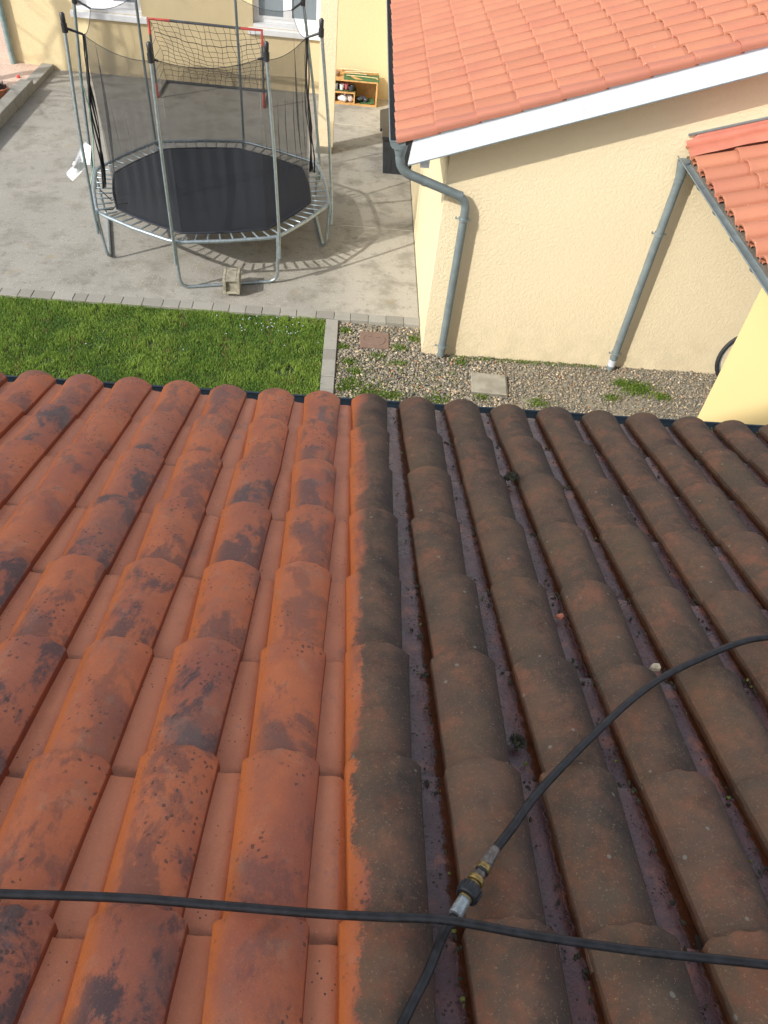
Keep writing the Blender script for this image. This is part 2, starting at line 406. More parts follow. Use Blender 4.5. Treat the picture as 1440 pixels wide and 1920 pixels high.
def grassmat():
    n = N("grass_blades"); c = n.attr("col", 'Color')
    n.fin(c, .55, spec=.3); n.b.inputs['Subsurface Weight'].default_value = 0
    tl = n.new("ShaderNodeBsdfTranslucent"); n.l(c, tl.inputs[0]); mx = n.new("ShaderNodeMixShader"); mx.inputs[0].default_value = .3
    n.l(n.b.outputs[0], mx.inputs[1]); n.l(tl.outputs[0], mx.inputs[2]); n.l(mx.outputs[0], n.t.nodes["Material Output"].inputs[0])
    return n.m
M['grass'] = grassmat()

# ------------------------------------------------------------------ canal tiles
PITCH, EXPO = 0.2165, 0.36
def tile_mesh(name, i0, i1, nrows, mat, seed, s0=0.0, xoff=0.0, jit=1.0, dv=None, width=.176, h0=.062, parent=None, open_end=True, pitch=PITCH):
    """tiles in a local frame: x across, y up the slope (row 0 at the eave), z off the roof.
       corner (right foot) of hump i lies at x = xoff + i*PITCH"""
    rg = random.Random(seed)
    NA = 16
    V = []; F = []; UV = []; TR = []; PN = []
    vs_v = [0.0, .006, .02, .12, .24, .36, .42]
    def prof(wd, hh):
        r = ((wd/2)**2+hh*hh)/(2*hh); half = math.asin(min(1, wd/2/r))
        if hh > wd/2: half = math.pi-half
        out = []
        for k in range(NA+1):
            a = half-2*half*k/NA
            out.append((-wd/2+r*math.sin(a), r*math.cos(a)-(r-hh)))
        return out
    def emit(ring_list, uvs, tr, pn, flip=False):
        base = len(V); m = len(ring_list[0])
        for ring, uu in zip(ring_list, uvs):
            V.extend(ring); UV.extend(uu); TR.extend([tr]*m); PN.extend([pn]*m)
        for a in range(len(ring_list)-1):
            for k in range(m-1):
                q = (base+a*m+k, base+(a+1)*m+k, base+(a+1)*m+k+1, base+a*m+k+1)
                F.append(q[::-1] if flip else q)
    for i in range(i0, i1+1):
        cx = xoff+i*pitch+rg.gauss(0, .0012)*jit
        for j in range(nrows):
            tr = rg.random()
            jx = rg.gauss(0, .0016)*jit; jy = rg.gauss(0, .0035)*jit; rot = rg.gauss(0, .006)*jit; jz = abs(rg.gauss(0, .0015))*jit
            y0 = j*EXPO+jy+(dv(i, j) if dv else 0)
            rings = []; uvs = []
            for q, v in enumerate(vs_v):
                f = min(v/.36, 1.15)
                wd = width*(1-.11*f); hh = h0*(1-.13*f)
                lift = .012*(1-f)+jz
                cshift = -width/2+wd/2
                rim = -.0035 if q == 0 else (.0018 if q == 1 else (.0012 if q == 2 else 0))
                ring = []; uu = []
                for k, (px, pz) in enumerate(prof(wd, hh)):
                    X = px+cshift-0.0
                    sc = 1+rim/.08
                    xx = cx+jx+(X+width/2)*sc-width/2+rot*v
                    zz = pz*sc+lift
                    if k in (0, NA): zz -= .016; xx += (.006 if k == NA else -.006)
                    # ragged lip
                    yy = y0+v
                    if q == 0: yy += .002*math.sin(k*1.7+tr*20)*jit
                    ring.append((xx, yy, zz)); uu.append((k/NA, v/.36))
                rings.append(ring); uvs.append(uu)
            emit(rings, uvs, tr, 0.0)
            # end face: thickness
            r0 = rings[0]; inner = [(cx+jx-width/2+(a-(cx+jx-width/2))*.86, b+.001, (c-.0)*.86-.004) for a, b, c in r0]
            emit([inner, r0], [uvs[0], uvs[0]], tr, 0.0)
            if j == 0 and open_end:
                deep = [(a, b+.16, c-.004) for a, b, c in inner]
                emit([deep, inner], [uvs[0], uvs[0]], tr, 0.0)
            # pan to the right of the hump
            prs = []; puv = []
            ty0 = y0+.012+rg.gauss(0, .003)*jit
            gap = pitch-width
            prx = [-.026, -.008, 0.0, .012, gap*.6, gap*.95, gap+.018, gap+.042]
            prz = [.004, .001, 0, -.001, -.001, -.003, -.009, -.012]
            prt = [1.0, 1.0, 1.05, 1.2, 1.45, 1.70, 1.95, 2.0]
            for v in (0.0, .004, .05, .2, .34, .40):
                f = v/.36
                prs.append([(cx+a, ty0+v, b+.017*(1-f)-.012-(.010 if v == 0 else 0)+.0012*math.sin(tr*30+a*80)*jit) for a, b in zip(prx, prz)])
                puv.append([(c, f) for c in prt])
            emit(prs, puv, tr, 1.0, flip=True)
    me = bpy.data.meshes.new(name); me.from_pydata(V, [], F); me.materials.append(mat)
    me.polygons.foreach_set("use_smooth", [True]*len(F))
    a = me.attributes.new("tile_random", 'FLOAT', 'POINT'); a.data.foreach_set("value", TR)
    a = me.attributes.new("is_pan", 'FLOAT', 'POINT'); a.data.foreach_set("value", PN)
    ul = me.uv_layers.new(name="UVMap"); li = np.empty(len(me.loops), dtype=np.int32); me.loops.foreach_get("vertex_index", li)
    ul.data.foreach_set("uv", np.array(UV, dtype=np.float32)[li].ravel())
    me.update()
    try:
        me.set_sharp_from_angle(angle=R_(38))
    except Exception: pass
    o = bpy.data.objects.new(name, me); C.objects.link(o)
    if parent: o.parent = parent
    return o

# ================================================================== ground
TH = 0.2959
g = MB(); g.add([(-60,-60,-.03),(60,-60,-.03),(60,90,-.03),(-60,90,-.03)], [(0,1,2,3)])
kind(g.obj("ground", M['soil']), 'structure')
g = MB(); g.box((-20, 7.86, -.2), (.872, 15.3, 0.0)); g.box((-20, 15.3, -.2), (-7.5, 30, -.01))
kind(g.obj("terrace", M['concrete']), 'structure')
# slab joints: narrow raised mortar lines
g = MB()
g.box((-.52, 13.80, 0), (.87, 13.812, .003)); g.box((-.14, 10.08, 0), (.87, 10.092, .003))
pass
kind(g.obj("slab_joint", plain("joint_mortar", (.50,.47,.40), .9)), 'structure')
g = MB(); g.box((.858, 7.86, .0), (.872, 15.2, .006))
kind(g.obj("wall_joint", M['plaster_dark']), 'structure')

def pavers():
    V = MB(); tr = []
    rg = random.Random(3)
    def one(a, b):
        n0 = len(V.v); V.box(a, b, bev=.004); tr.extend([rg.random()]*(len(V.v)-n0))
    x = .868
    while x > -9:
        L = rg.choice([.15, .19, .19, .21, .23]) ; dz = rg.uniform(-.003, .003)
        one((x-L+.005, 7.715+rg.uniform(-.004,.004), -.12), (x, 7.862, .016+dz)); x -= L
    y = 7.70
    while y > 4.6:
        L = rg.choice([.2, .3, .4, .5]); dz = rg.uniform(-.004, .004)
        one((-.232, y-L+.005, -.12), (-.088, y, .012+dz)); y -= L
    o = V.obj("paver_edging", M['paver'])
    a = o.data.attributes.new("tile_random", 'FLOAT', 'POINT'); a.data.foreach_set("value", tr)
    return kind(o, 'structure')
pavers()

# raised paver kerb round the planting bed at the far left: two courses
V = MB(); tr = []; rg = random.Random(5)
def kb(a, b):
    n0 = len(V.v); V.box(a, b, bev=.006); tr.extend([rg.random()]*(len(V.v)-n0))
y = 15.18
while y > 8.5:
    kb((-5.69, y-.49, 0), (-5.485, y, .095)); y -= .5
y = 13.98
while y > 8.5:
    kb((-5.65, y-.30, .1), (-5.455, y, .205)); y -= .31
kb((-7.4, 13.84, .0), (-5.66, 13.98, .10))
o = V.obj("bed_kerb", M['paver']); a = o.data.attributes.new("tile_random", 'FLOAT', 'POINT'); a.data.foreach_set("value", tr)
kind(o, 'structure')
V = MB(); V.grid(lambda u, v: (-12+6.35*u, 13.98+10*v, .06+.02*math.sin(u*40)*math.sin(v*31)), 50, 60)
kind(V.obj("pink_gravel_bed", M['pink_gravel']), 'structure')
V = MB(); V.grid(lambda u, v: (-9+3.4*u, 8.5+5.4*v, .08+.015*math.sin(u*30)*math.sin(v*41)), 40, 40)
kind(V.obj("planting_soil", plain("dark_bed_soil", (.07,.07,.065), .95, 0, .5, 40, 1, 60)), 'structure')

# lawn + grass
V = MB(); V.grid(lambda u, v: (-14+13.77*u, 3+4.72*v, -.02+.006*math.sin(u*90)*math.sin(v*35)), 60, 30)
kind(V.obj("lawn_ground", M['lawn_soil']), 'structure')
def fast_mesh(name, verts, faces_n, nverts_per_face, cols, mat):
    me = bpy.data.meshes.new(name)
    nv = len(verts); nf = len(faces_n)
    me.vertices.add(nv); me.vertices.foreach_set("co", verts.astype(np.float32).ravel())
    me.loops.add(nf*nverts_per_face); me.loops.foreach_set("vertex_index", faces_n.astype(np.int32).ravel())
    me.polygons.add(nf); me.polygons.foreach_set("loop_start", np.arange(nf, dtype=np.int32)*nverts_per_face)
    try: me.polygons.foreach_set("loop_total", np.full(nf, nverts_per_face, dtype=np.int32))
    except Exception: pass
    a = me.attributes.new("col", 'FLOAT_COLOR', 'POINT'); a.data.foreach_set("color", cols.astype(np.float32).ravel())
    me.materials.append(mat); me.update(calc_edges=True); me.validate()
    o = bpy.data.objects.new(name, me); C.objects.link(o); return o
def blades(name, X, Y, L, W, rs, cols, z0=-.015, lean=.6, mat='grass'):
    n = len(X); a = rs.uniform(0, 2*np.pi, n); l = rs.uniform(.1, lean, n)*L
    b = rs.uniform(0, 2*np.pi, n)
    dx, dy = np.cos(a), np.sin(a); wx, wy = np.cos(b)*W/2, np.sin(b)*W/2
    z = np.full(n, z0); hh = np.sqrt(np.maximum(L**2-l**2, 1e-6))
    p0 = np.stack([X-wx, Y-wy, z], 1); p1 = np.stack([X+wx, Y+wy, z], 1)
    m0 = np.stack([X+dx*l*.35+wx*.9, Y+dy*l*.35+wy*.9, z+hh*.6], 1); m1 = np.stack([X+dx*l*.35-wx*.9, Y+dy*l*.35-wy*.9, z+hh*.6], 1)
    tip = np.stack([X+dx*l, Y+dy*l, z+hh], 1)
    verts = np.stack([p0, p1, m0, m1, tip], 1).reshape(-1, 3)
    k = np.arange(n)[:, None]*5
    tris = np.concatenate([k+[0,1,2], k+[0,2,3], k+[3,2,4]], 1).reshape(-1, 3)
    c = np.repeat(cols, 5, axis=0); c = np.concatenate([c, np.ones((len(c), 1))], 1)
    return fast_mesh(name, verts, tris, 3, c, M[mat])
rs = np.random.RandomState(4)
n = 150000
X = rs.uniform(-6.2, -.236, n); Y = 5.55+2.15*rs.uniform(0, 1, n)
def patch(X, Y, s, seed):
    r = np.random.RandomState(seed); out = np.zeros_like(X)
    for _ in range(14):
        k = r.normal(0, s, 2); out += np.sin(X*k[0]+Y*k[1]+r.uniform(0, 6.28))
    return out/14**.5
p1 = patch(X, Y, 4, 1); p2 = patch(X, Y, 11, 2); p3 = patch(X, Y, 26, 3)
L = .026+.012*p2.clip(-1, 1.5)+.02*rs.uniform(0, 1, n); L = L.clip(.018, .08)
mixv = (.5+.25*p1+.22*p2+rs.normal(0, .28, n)).clip(0, 1)[:, None]
cols = (1-mixv)*np.array([.10,.205,.03])+mixv*np.array([.27,.385,.07])
yel = ((p3+rs.normal(0, .8, n)) > 1.75)[:, None]
cols = np.where(yel, np.array([.24,.22,.07]), cols)
thin = (p2+p3*.8) > 1.85
keep = ~(thin & (rs.uniform(0,1,n) < .8))
o = blades("grass", X[keep], Y[keep], L[keep], .0055, rs, cols[keep], lean=.85)
kind(o, 'stuff')
# tiny pale flowers by the kerb
fl = np.concatenate([np.stack([rs.normal(-.85,.35,35), rs.normal(7.45,.14,35)], 1), np.stack([rs.uniform(-4,-.4,8), rs.uniform(6,7.5,8)], 1)])
fl = fl[(fl[:,0]<-.27)&(fl[:,1]<7.68)]
V = MB()
for x, y in fl:
    V.blob((x, y, rnd.uniform(.025,.045)), .0065, int(x*1000) & 255, 0, 1, (1,1,.5))
kind(V.obj("speedwell_flowers", plain("pale_blue_petal", (.55,.6,.78), .7)), 'stuff')

# gravel
V = MB(); V.grid(lambda u, v: (-.09+9*u, 3+4.75*v, -.028), 10, 10)
kind(V.obj("gravel_bed", plain("gritty_gravel_soil", (.24,.215,.165), .95, 0, .3, 30, 1, 90)), 'structure')
def pebbles():
    ico = []
    ph = (1+5**.5)/2
    base = np.array([(-1,ph,0),(1,ph,0),(-1,-ph,0),(1,-ph,0),(0,-1,ph),(0,1,ph),(0,-1,-ph),(0,1,-ph),(ph,0,-1),(ph,0,1),(-ph,0,-1),(-ph,0,1)])
    base /= np.linalg.norm(base[0])
    fc = np.array([(0,11,5),(0,5,1),(0,1,7),(0,7,10),(0,10,11),(1,5,9),(5,11,4),(11,10,2),(10,7,6),(7,1,8),(3,9,4),(3,4,2),(3,2,6),(3,6,8),(3,8,9),(4,9,5),(2,4,11),(6,2,10),(8,6,7),(9,8,1)])
    rs = np.random.RandomState(11); n = 40000
    X = rs.uniform(-.075, 4.6, n); Y = rs.uniform(5.5, 7.68, n)
    ok = (Y < 7.19) | (X < .86)
    p = patch(X, Y, 5, 8)
    ok &= ~((X > 1.9) & (p > .9) & (rs.uniform(0,1,n) < .55))
    X, Y = X[ok], Y[ok]; n = len(X)
    big = np.where(X < 1.8, 1.0, .78)
    s = (rs.gamma(4, .0018, n)+.0035).clip(.0042, .021)*big
    sc = np.stack([s*rs.uniform(.8,1.4,n), s*rs.uniform(.7,1.1,n), s*rs.uniform(.4,.8,n)], 1)
    a = rs.uniform(0, 6.28, n); ca, sa = np.cos(a), np.sin(a)
    verts = base[None]*sc[:, None]*(1+rs.normal(0, .13, (n, 12, 1)))
    vx = verts[..., 0]*ca[:, None]-verts[..., 1]*sa[:, None]; vy = verts[..., 0]*sa[:, None]+verts[..., 1]*ca[:, None]
    z = -.026+s*.55+rs.uniform(0, .010, n)
    verts = np.stack([vx+X[:, None], vy+Y[:, None], verts[..., 2]+z[:, None]], 2).reshape(-1, 3)
    faces = (fc[None]+12*np.arange(n)[:, None, None]).reshape(-1, 3)
    pal = np.array([(.20,.20,.19),(.30,.29,.26),(.12,.135,.145),(.46,.41,.33),(.36,.30,.22),(.60,.55,.47),(.50,.22,.12),(.17,.155,.12),(.26,.25,.23)])
    w = np.array([.24,.22,.13,.07,.10,.018,.010,.13,.082]); w /= w.sum()
    ci = rs.choice(len(pal), n, p=w)
    c = pal[ci]*np.array([1.12,1.02,.88])*rs.uniform(.8, 1.2, (n, 1)); c = np.concatenate([c, np.ones((n,1))], 1)
    return fast_mesh("gravel", verts, faces, 3, np.repeat(c, 12, axis=0), M['pebble'])
kind(pebbles(), 'stuff')
# weeds and moss among the gravel
rs = np.random.RandomState(21)
W_ = []
def clump(x, y, r, n): W_.append(np.stack([rs.normal(x, r, n), rs.normal(y, r*.7, n)], 1))
for x, y, r, n in [(3.27,6.79,.10,900),(3.52,6.66,.05,250),(3.1,6.86,.05,200),(2.93,6.58,.05,160),(.0,7.52,.04,260),(.05,6.92,.05,260),(.12,6.75,.05,260),(.02,6.45,.05,300),(.3,6.4,.09,500),
                   (.52,6.36,.06,300),(.62,7.25,.05,200),(.80,7.45,.05,200),(-.03,7.2,.04,200),(.10,6.55,.06,300),(1.0,6.35,.07,250),(2.1,6.4,.07,200),(.35,7.05,.05,160),(1.3,7.05,.05,150),(.6,6.95,.05,120),(1.5,6.45,.05,140)]:
    clump(x, y, r, n)
W_.append(np.stack([rs.uniform(1.2, 2.9, 2200), 7.17-np.abs(rs.normal(0, .035, 2200))], 1)[rs.uniform(0,1,2200) < .22])
W_.append(np.stack([rs.uniform(-.06, 1.3, 500), rs.uniform(6.2, 7.0, 500)], 1))
XY = np.concatenate(W_); ok = (XY[:,0] > -.075) & ((XY[:,1] < 7.19) | (XY[:,0] < .86)) & (XY[:,1] < 7.69); XY = XY[ok]; n = len(XY)
mv = rs.uniform(0, 1, (n, 1)); cols = (1-mv)*np.array([.05,.12,.015])+mv*np.array([.22,.30,.05])
o = blades("gravel_weeds", XY[:,0], XY[:,1], rs.uniform(.014,.035,n), .010, rs, cols, z0=-.012, lean=.95)
kind(o, 'stuff')

# ================================================================== our house (camera stands on its roof)
house = thing("tiled_house", "house under the foreground roof, its wet canal tiles half washed orange, half grimy brown", "house")
E0 = Vector((0, 2.7826, 2.684))       # eave line of hump feet
X0 = -1.5108
sl = Vector((0, math.cos(TH), -math.sin(TH))); nr = Vector((0, math.sin(TH), math.cos(TH)))
Mr = Matrix(((1,0,0),(0,-sl.y,nr.y),(0,-sl.z,nr.z))).to_4x4()     # x, up-slope, normal
Mr.translation = E0
def dv(i, j):
    a = min(1, max(0, (5.7-i)/2.2)); b = min(1, max(0, (i-9.2)/2))
    return a*(-.016+.0065*j) + (-.004-.001*j)*(1-a)*(1-b) + b*.012
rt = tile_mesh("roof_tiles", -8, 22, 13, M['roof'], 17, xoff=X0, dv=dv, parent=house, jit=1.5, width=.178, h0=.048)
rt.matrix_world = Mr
def roofp(x, s, w=0.0):       # s measured down-slope from the point under the camera
    return E0+Vector((x,0,0))-sl*(3.3079-s)+nr*w
# gutter
def half_round(mb, a, b, r, axis_out, n=10, t=.002, lip=.006, dep=1.0):
    a, b = Vector(a), Vector(b); out = Vector(axis_out)
    def fn(rr, sgn=1):
        return lambda u, v: a+(b-a)*v+out*(-rr*math.cos(math.pi*u))+Vector((0,0,-rr*dep*math.sin(math.pi*u)))
    mb.grid(fn(r), n, 24, True); mb.grid(fn(r-t), n, 24, True, True)
    mb.tube([a+out*r, b+out*r], lip, 8)
V = MB(); half_round(V, (-4.2, 2.868, 2.600), (5.4, 2.868, 2.600), .066, (0,1,0))
gut = V.obj("gutter", M['zinc_dark'], house)
V = MB()
V.box((-4.0, -1.5, 0), (5.2, 2.45, 2.42))
V.obj("wall", M['stucco'], house)
V = MB()   # roof deck under the tiles
for (a0, a1) in [(-.045, -.02)]:
    p = [roofp(-3.3, 3.27, a0), roofp(3.4, 3.27, a0), roofp(3.4, -1.4, a0), roofp(-3.3, -1.4, a0), roofp(-3.3, 3.27, a1), roofp(3.4, 3.27, a1), roofp(3.4, -1.4, a1), roofp(-3.3, -1.4, a1)]
    V.add(p, [(3,2,1,0),(4,5,6,7),(0,1,5,4),(1,2,6,5),(2,3,7,6),(3,0,4,7)])
V.obj("roof_deck", plain("damp_batten_wood", (.035,.022,.015), .9), house)
nb_ = thing("shade_block", "unseen tall plain block added behind the photographer to put the roof in shade", "shade blocker", (-10, -7, 0))  # added out of view to keep the sun off the roof
V = MB(); V.box((-13.6, -9.0, 0), (-6.3, -6.0, 13.3)); o = V.obj("blocker_walls", M['stucco']); o.parent = nb_; o.matrix_parent_inverse = Matrix.Translation(nb_.location).inverted()

# ================================================================== house with gable wall on the right
gh = thing("gable_house", "cream rendered house with bright orange tiled roof and white bargeboard, right of the terrace", "house", (.87, 7.2, 0))
def child(mb, name, mat, par):
    o = mb.obj(name, mat); o.parent = par; o.matrix_parent_inverse = Matrix.Translation(par.location).inverted(); return o
TG = math.tan(R_(19.15)); zb0 = 2.135; xb0 = .478
V = MB()     # gable wall: pentagon with thickness
def gz(x): return zb0+(x-xb0)*TG+.02
V.add([(.875,7.2,-.1),(9.0,7.2,-.1),(9.0,7.2,gz(9.0)),(.875,7.2,gz(.875)), (.875,7.4,-.1),(9.0,7.4,-.1),(9.0,7.4,gz(9)),(.875,7.4,gz(.875))],
      [(0,1,2,3),(5,4,7,6),(3,2,6,7),(1,5,6,2),(4,0,3,7),(0,4,5,1)])
child(V, "gable_wall", M['stucco'], gh)
V = MB(); V.box((.873, 7.402, -.1), (1.07, 15.2, gz(.875)-.01)); child(V, "side_wall", M['stucco_side'], gh)
V = MB()     # bargeboard
xe = 7.2
def bar(z0, z1, y0, y1, xs=.478):
    return ([(xs,y0,zb0+z0),(xe,y0,zb0+z0+(xe-xs)*TG),(xe,y0,zb0+z1+(xe-xs)*TG),(xs+.03,y0,zb0+z1+.01),
             (xs,y1,zb0+z0),(xe,y1,zb0+z0+(xe-xs)*TG),(xe,y1,zb0+z1+(xe-xs)*TG),(xs+.03,y1,zb0+z1+.01)],
            [(0,1,2,3),(5,4,7,6),(3,2,6,7),(1,5,6,2),(4,0,3,7),(0,4,5,1)])
V.add(*bar(0, .262, 6.96, 6.99)); child(V, "bargeboard", M['white_paint'], gh)
V = MB(); V.add(*bar(-.009, .0, 6.952, 6.992)); child(V, "drip_edge", M['zinc'], gh)
V = MB(); V.add(*bar(.03, .05, 6.991, 7.199, .5)); child(V, "soffit", M['white_paint'], gh)
V = MB(); V.box((.60, 7.06, 2.08), (.68, 15.1, 2.16)); child(V, "eave_fascia", M['white_paint'], gh)
# roof tiles: local x -> world -Y?  keep x across = +Y, up-slope = +X
ca, sa = math.cos(math.atan(TG)), math.sin(math.atan(TG))
Mg = Matrix(((0, ca, -sa), (-1, 0, 0), (0, sa, ca))).to_4x4()      # across -> -Y, up-slope -> +X
Mg.translation = Vector((.362, 7.05, 2.318))
go = tile_mesh("roof_tiles", -34, -1, 20, M['orange'], 31, xoff=.165, jit=1.0, width=.228, h0=.045, pitch=.255)
go.parent = gh; go.matrix_parent_inverse = Matrix.Translation(gh.location).inverted(); go.matrix_basis = Mg
# verge tiles: hump plus vertical flange along the front edge
def verge():
    V = []; F = []; TR = []; rg = random.Random(8)
    for j in range(20):
        tr = rg.random(); y0 = j*EXPO+rg.gauss(0,.002)
        pr0 = [(-.095,-.01),(-.085,.022),(-.06,.043),(-.02,.052),(.03,.052),(.062,.048),(.076,.036),(.080,.01),(.080,-.016),(.068,-.016),(.066,0)]
        rings = []
        for v in (0, .01, .2, .39):
            f = v/.36; lift = .014*(1-f)
            rings.append([(px*(1-.16*f)+.012, y0+v, pz+lift+(.003 if v == .01 else 0)) for px, pz in pr0])
        b = len(V); m = len(pr0)
        for r in rings: V += r; TR += [tr]*m
        for a in range(3):
            for k in range(m-1): F.append((b+a*m+k, b+a*m+k+1, b+(a+1)*m+k+1, b+(a+1)*m+k))
        F.append(tuple(b+k for k in range(m))[::-1])
    me = bpy.data.meshes.new("verge_tiles"); me.from_pydata(V, [], F); me.materials.append(M['orange_verge'])
    me.polygons.foreach_set("use_smooth", [True]*len(F))
    a = me.attributes.new("tile_random", 'FLOAT', 'POINT'); a.data.foreach_set("value", TR)
    me.update(); me.set_sharp_from_angle(angle=R_(45))
    o = bpy.data.objects.new("verge_tiles", me); C.objects.link(o); o.parent = gh
    o.matrix_parent_inverse = Matrix.Translation(gh.location).inverted(); o.matrix_basis = Mg @ Matrix.Translation((.02, 0, 0))
    return o
verge()
V = MB(); p = []
for x in (.42, 7.4):
    zz = zb0+.17+(x-.478)*TG
    p += [(x,7.0,zz),(x,15.6,zz),(x,15.6,zz+.02),(x,7.0,zz+.02)]
V.add(p, [(0,1,2,3),(7,6,5,4),(0,4,5,1),(1,5,6,2),(2,6,7,3),(3,7,4,0)])
child(V, "roof_deck", M['bark'], gh)
V = MB(); half_round(V, (.368, 6.955, 2.325), (.368, 15.3, 2.325), .070, (-1,0,0))
V.add([Vector((.368,6.953,2.325))+Vector((-.071*math.cos(math.pi*k/12),0,-.071*math.sin(math.pi*k/12))) for k in range(13)], [tuple(range(13))])
V.tube([(.298,6.955,2.327),(.438,6.955,2.327)], .006, 8)
child(V, "gutter", M['zinc'], gh)
# downpipe with swan neck
dp = MB()
path = rounded([(.400,7.015,2.27),(.402,7.015,2.06),(1.085,7.125,1.80),(1.083,7.125,.02)], .13, 8)
dp.tube(path, .042, 16)
dpo = child(dp, "downpipe", M['zinc'], gh)
V = MB(); V.tube([(.400,7.015,2.30),(.400,7.015,2.25),(.400,7.015,2.19)], [.068,.060,.044], 16)
co = V.obj("pipe_collar", M['zinc']); co.parent = dpo
for pa, pb, r_ in [((1.083,7.125,.10),(1.083,7.125,.125),.046),((.64,7.054,1.966),(.67,7.058,1.956),.0445),((1.0,7.113,1.833),(1.025,7.116,1.824),.0445)]:
    V = MB(); V.tube([pa, pb], r_, 16); co = V.obj("pipe_collar", M['zinc']); co.parent = dpo
def clamp(x, y, z, par, r=.045):
    V = MB(); V.tube([(x,y,z-.012),(x,y,z+.012)], r+.006, 18)
    V.tube([(x-r-.035,y,z),(x-r,y,z)], .006, 6); V.tube([(x+r,y,z),(x+r+.03,y,z)], .006, 6); V.tube([(x-r-.03,y,z),(x-r-.03,y-.0,z+.018)], .008, 6)
    V.tube([(x,y+r,z),(x,7.2,z)], .006, 6)
    o = V.obj("pipe_clamp", M['galv']); o.parent = par; return o
clamp(1.083, 7.125, 1.60, dpo); clamp(1.083, 7.125, .14, dpo)

# ================================================================== garage on the right
ga = thing("garage", "low yellow garage with bulging orange roof tiles and grey gutter at the right edge", "garage", (3.5, 5.8, 0))
T2 = math.tan(R_(17.2)); c2, s2 = math.cos(math.atan(T2)), math.sin(math.atan(T2))
Mg2 = Matrix(((0, c2, -s2), (-1, 0, 0), (0, s2, c2))).to_4x4(); Mg2.translation = Vector((3.03, 7.10, 2.36))
o = tile_mesh("roof_tiles", 0, 16, 12, M['orange'], 41, xoff=.06, jit=1.0, width=.214, h0=.066, pitch=.255)
o.parent = ga; o.matrix_parent_inverse = Matrix.Translation(ga.location).inverted(); o.matrix_basis = Mg2
V = MB(); V.box((3.52, -1.0, -.1), (3.70, 5.82, 2.36)); child(V, "wall", M['stucco_smooth'], ga)
V = MB(); p = []
for x in (3.06, 7.0):
    zz = 2.30+(x-3.03)*T2
    p += [(x,2.8,zz),(x,7.195,zz),(x,7.195,zz+.025),(x,2.8,zz+.025)]
V.add(p, [(0,1,2,3),(7,6,5,4),(0,4,5,1),(1,5,6,2),(2,6,7,3),(3,7,4,0)]); child(V, "roof_deck", M['bark'], ga)
V = MB(); half_round(V, (3.02, 7.18, 2.335), (3.02, 2.8, 2.30), .052, (-1,0,0), dep=.55)
for k in range(9):
    y = 7.0-.46*k
    V.tube([Vector((3.02,y,2.335-.008*(7.18-y)))+Vector((-.056*math.cos(math.pi*q/10),0,-.033*math.sin(math.pi*q/10))) for q in range(11)], .007, 6)
child(V, "gutter", M['zinc'], ga)
V = MB(); V.tube([(3.01,7.10,2.33),(3.025,7.10,2.17)], [.062,.044], 16); V.tube([(3.025,7.10,2.18),(3.03,7.115,.0)], .040, 16)
V.tube([(3.025,7.10,2.16),(3.025,7.10,2.135)], .045, 16); V.tube([(3.03,7.115,.16),(3.03,7.115,.145)], .045, 16)
d2 = child(V, "downpipe", M['zinc'], ga)
V = MB(); V.tube([(3.03,7.115,.13),(3.03,7.115,.05)], .0425, 16); so = V.obj("pipe_sticker", plain("pale_sleeve", (.52,.54,.60), .5)); so.parent = d2
clamp(3.027, 7.11, 1.62, d2, .042); clamp(3.03, 7.115, .21, d2, .042)
def comb(u, v):  # dark sheet standing in for the shade inside the garage tile ends
    y = 3.1+4.05*u; k = round((7.147-y)/.255); d_ = abs(7.147-k*.255-y)
    return (3.10+.0*v, y, 2.335*(1-v)+v*(2.372+.050*math.sqrt(max(0, 1-(d_/.088)**2))))
V = MB(); V.grid(comb, 320, 1, False)
child(V, 'opening_shade', M['black_plastic'], ga)
# flashing: wavy sheet over the first hump and up the wall
def fl(u, v):
    x = 3.0+4*u; z0 = 2.36+(x-3.03)*T2
    wob = .002*math.sin(u*70)+.003*math.sin(u*31+v*5)
    prof = [(7.196,.150),(7.185,.148),(7.175,.085),(7.14,.075),(7.10,.085),(7.04,.078),(6.985,.052)]
    k = v*(len(prof)-1); i = min(int(k), len(prof)-2); f = k-i
    y = prof[i][0]*(1-f)+prof[i+1][0]*f; dz = prof[i][1]*(1-f)+prof[i+1][1]*f
    if x < 3.06: dz = dz if v > .35 else min(dz, .10)
    return (x, y-(.02 if v > .45 else 0)+(wob if v > .5 else 0), z0+dz+.018+(wob*.6 if v > .3 else 0))
V = MB(); V.grid(fl, 90, 12, True, True); child(V, "wall_flashing", M['flash'], ga)
V = MB(); V.add([(3.0+4*a, y, 2.36+(4*a-.03)*T2+z) for a in (0,1) for y, z in ((7.178,.164),(7.199,.164),(7.199,.180),(7.178,.180))], [(0,3,2,1),(4,5,6,7),(0,4,7,3),(0,1,5,4),(1,2,6,5),(2,3,7,6)])
child(V, "flashing_strip", M['zinc'], ga)

# bicycle leaning in the gap between gable wall and garage
bk = thing("bicycle", "bicycle parked against the cream gable wall, only its black tyre peeking past the garage", "bicycle", (4.45, 6.98, 0))
def wheel(x):
    V = MB(); V.tube([(x+.33*math.cos(a), 6.98+.03*math.sin(a), .34+.33*math.sin(a)) for a in [2*math.pi*k/40 for k in range(40)]], .022, 10, closed=True)
    ty = child(V, "wheel", M['tyre'], bk)
    V = MB(); V.tube([(x+.30*math.cos(a), 6.98+.03*math.sin(a), .34+.30*math.sin(a)) for a in [2*math.pi*k/40 for k in range(40)]], .010, 8, closed=True)
    for k in range(16):
        a = 2*math.pi*k/16; V.tube([(x, 6.98, .34), (x+.3*math.cos(a), 6.98+.03*math.sin(a), .34+.3*math.sin(a))], .0012, 4)
    r = V.obj("rim", M['galv']); r.parent = ty
wheel(4.46); wheel(5.46)
V = MB()
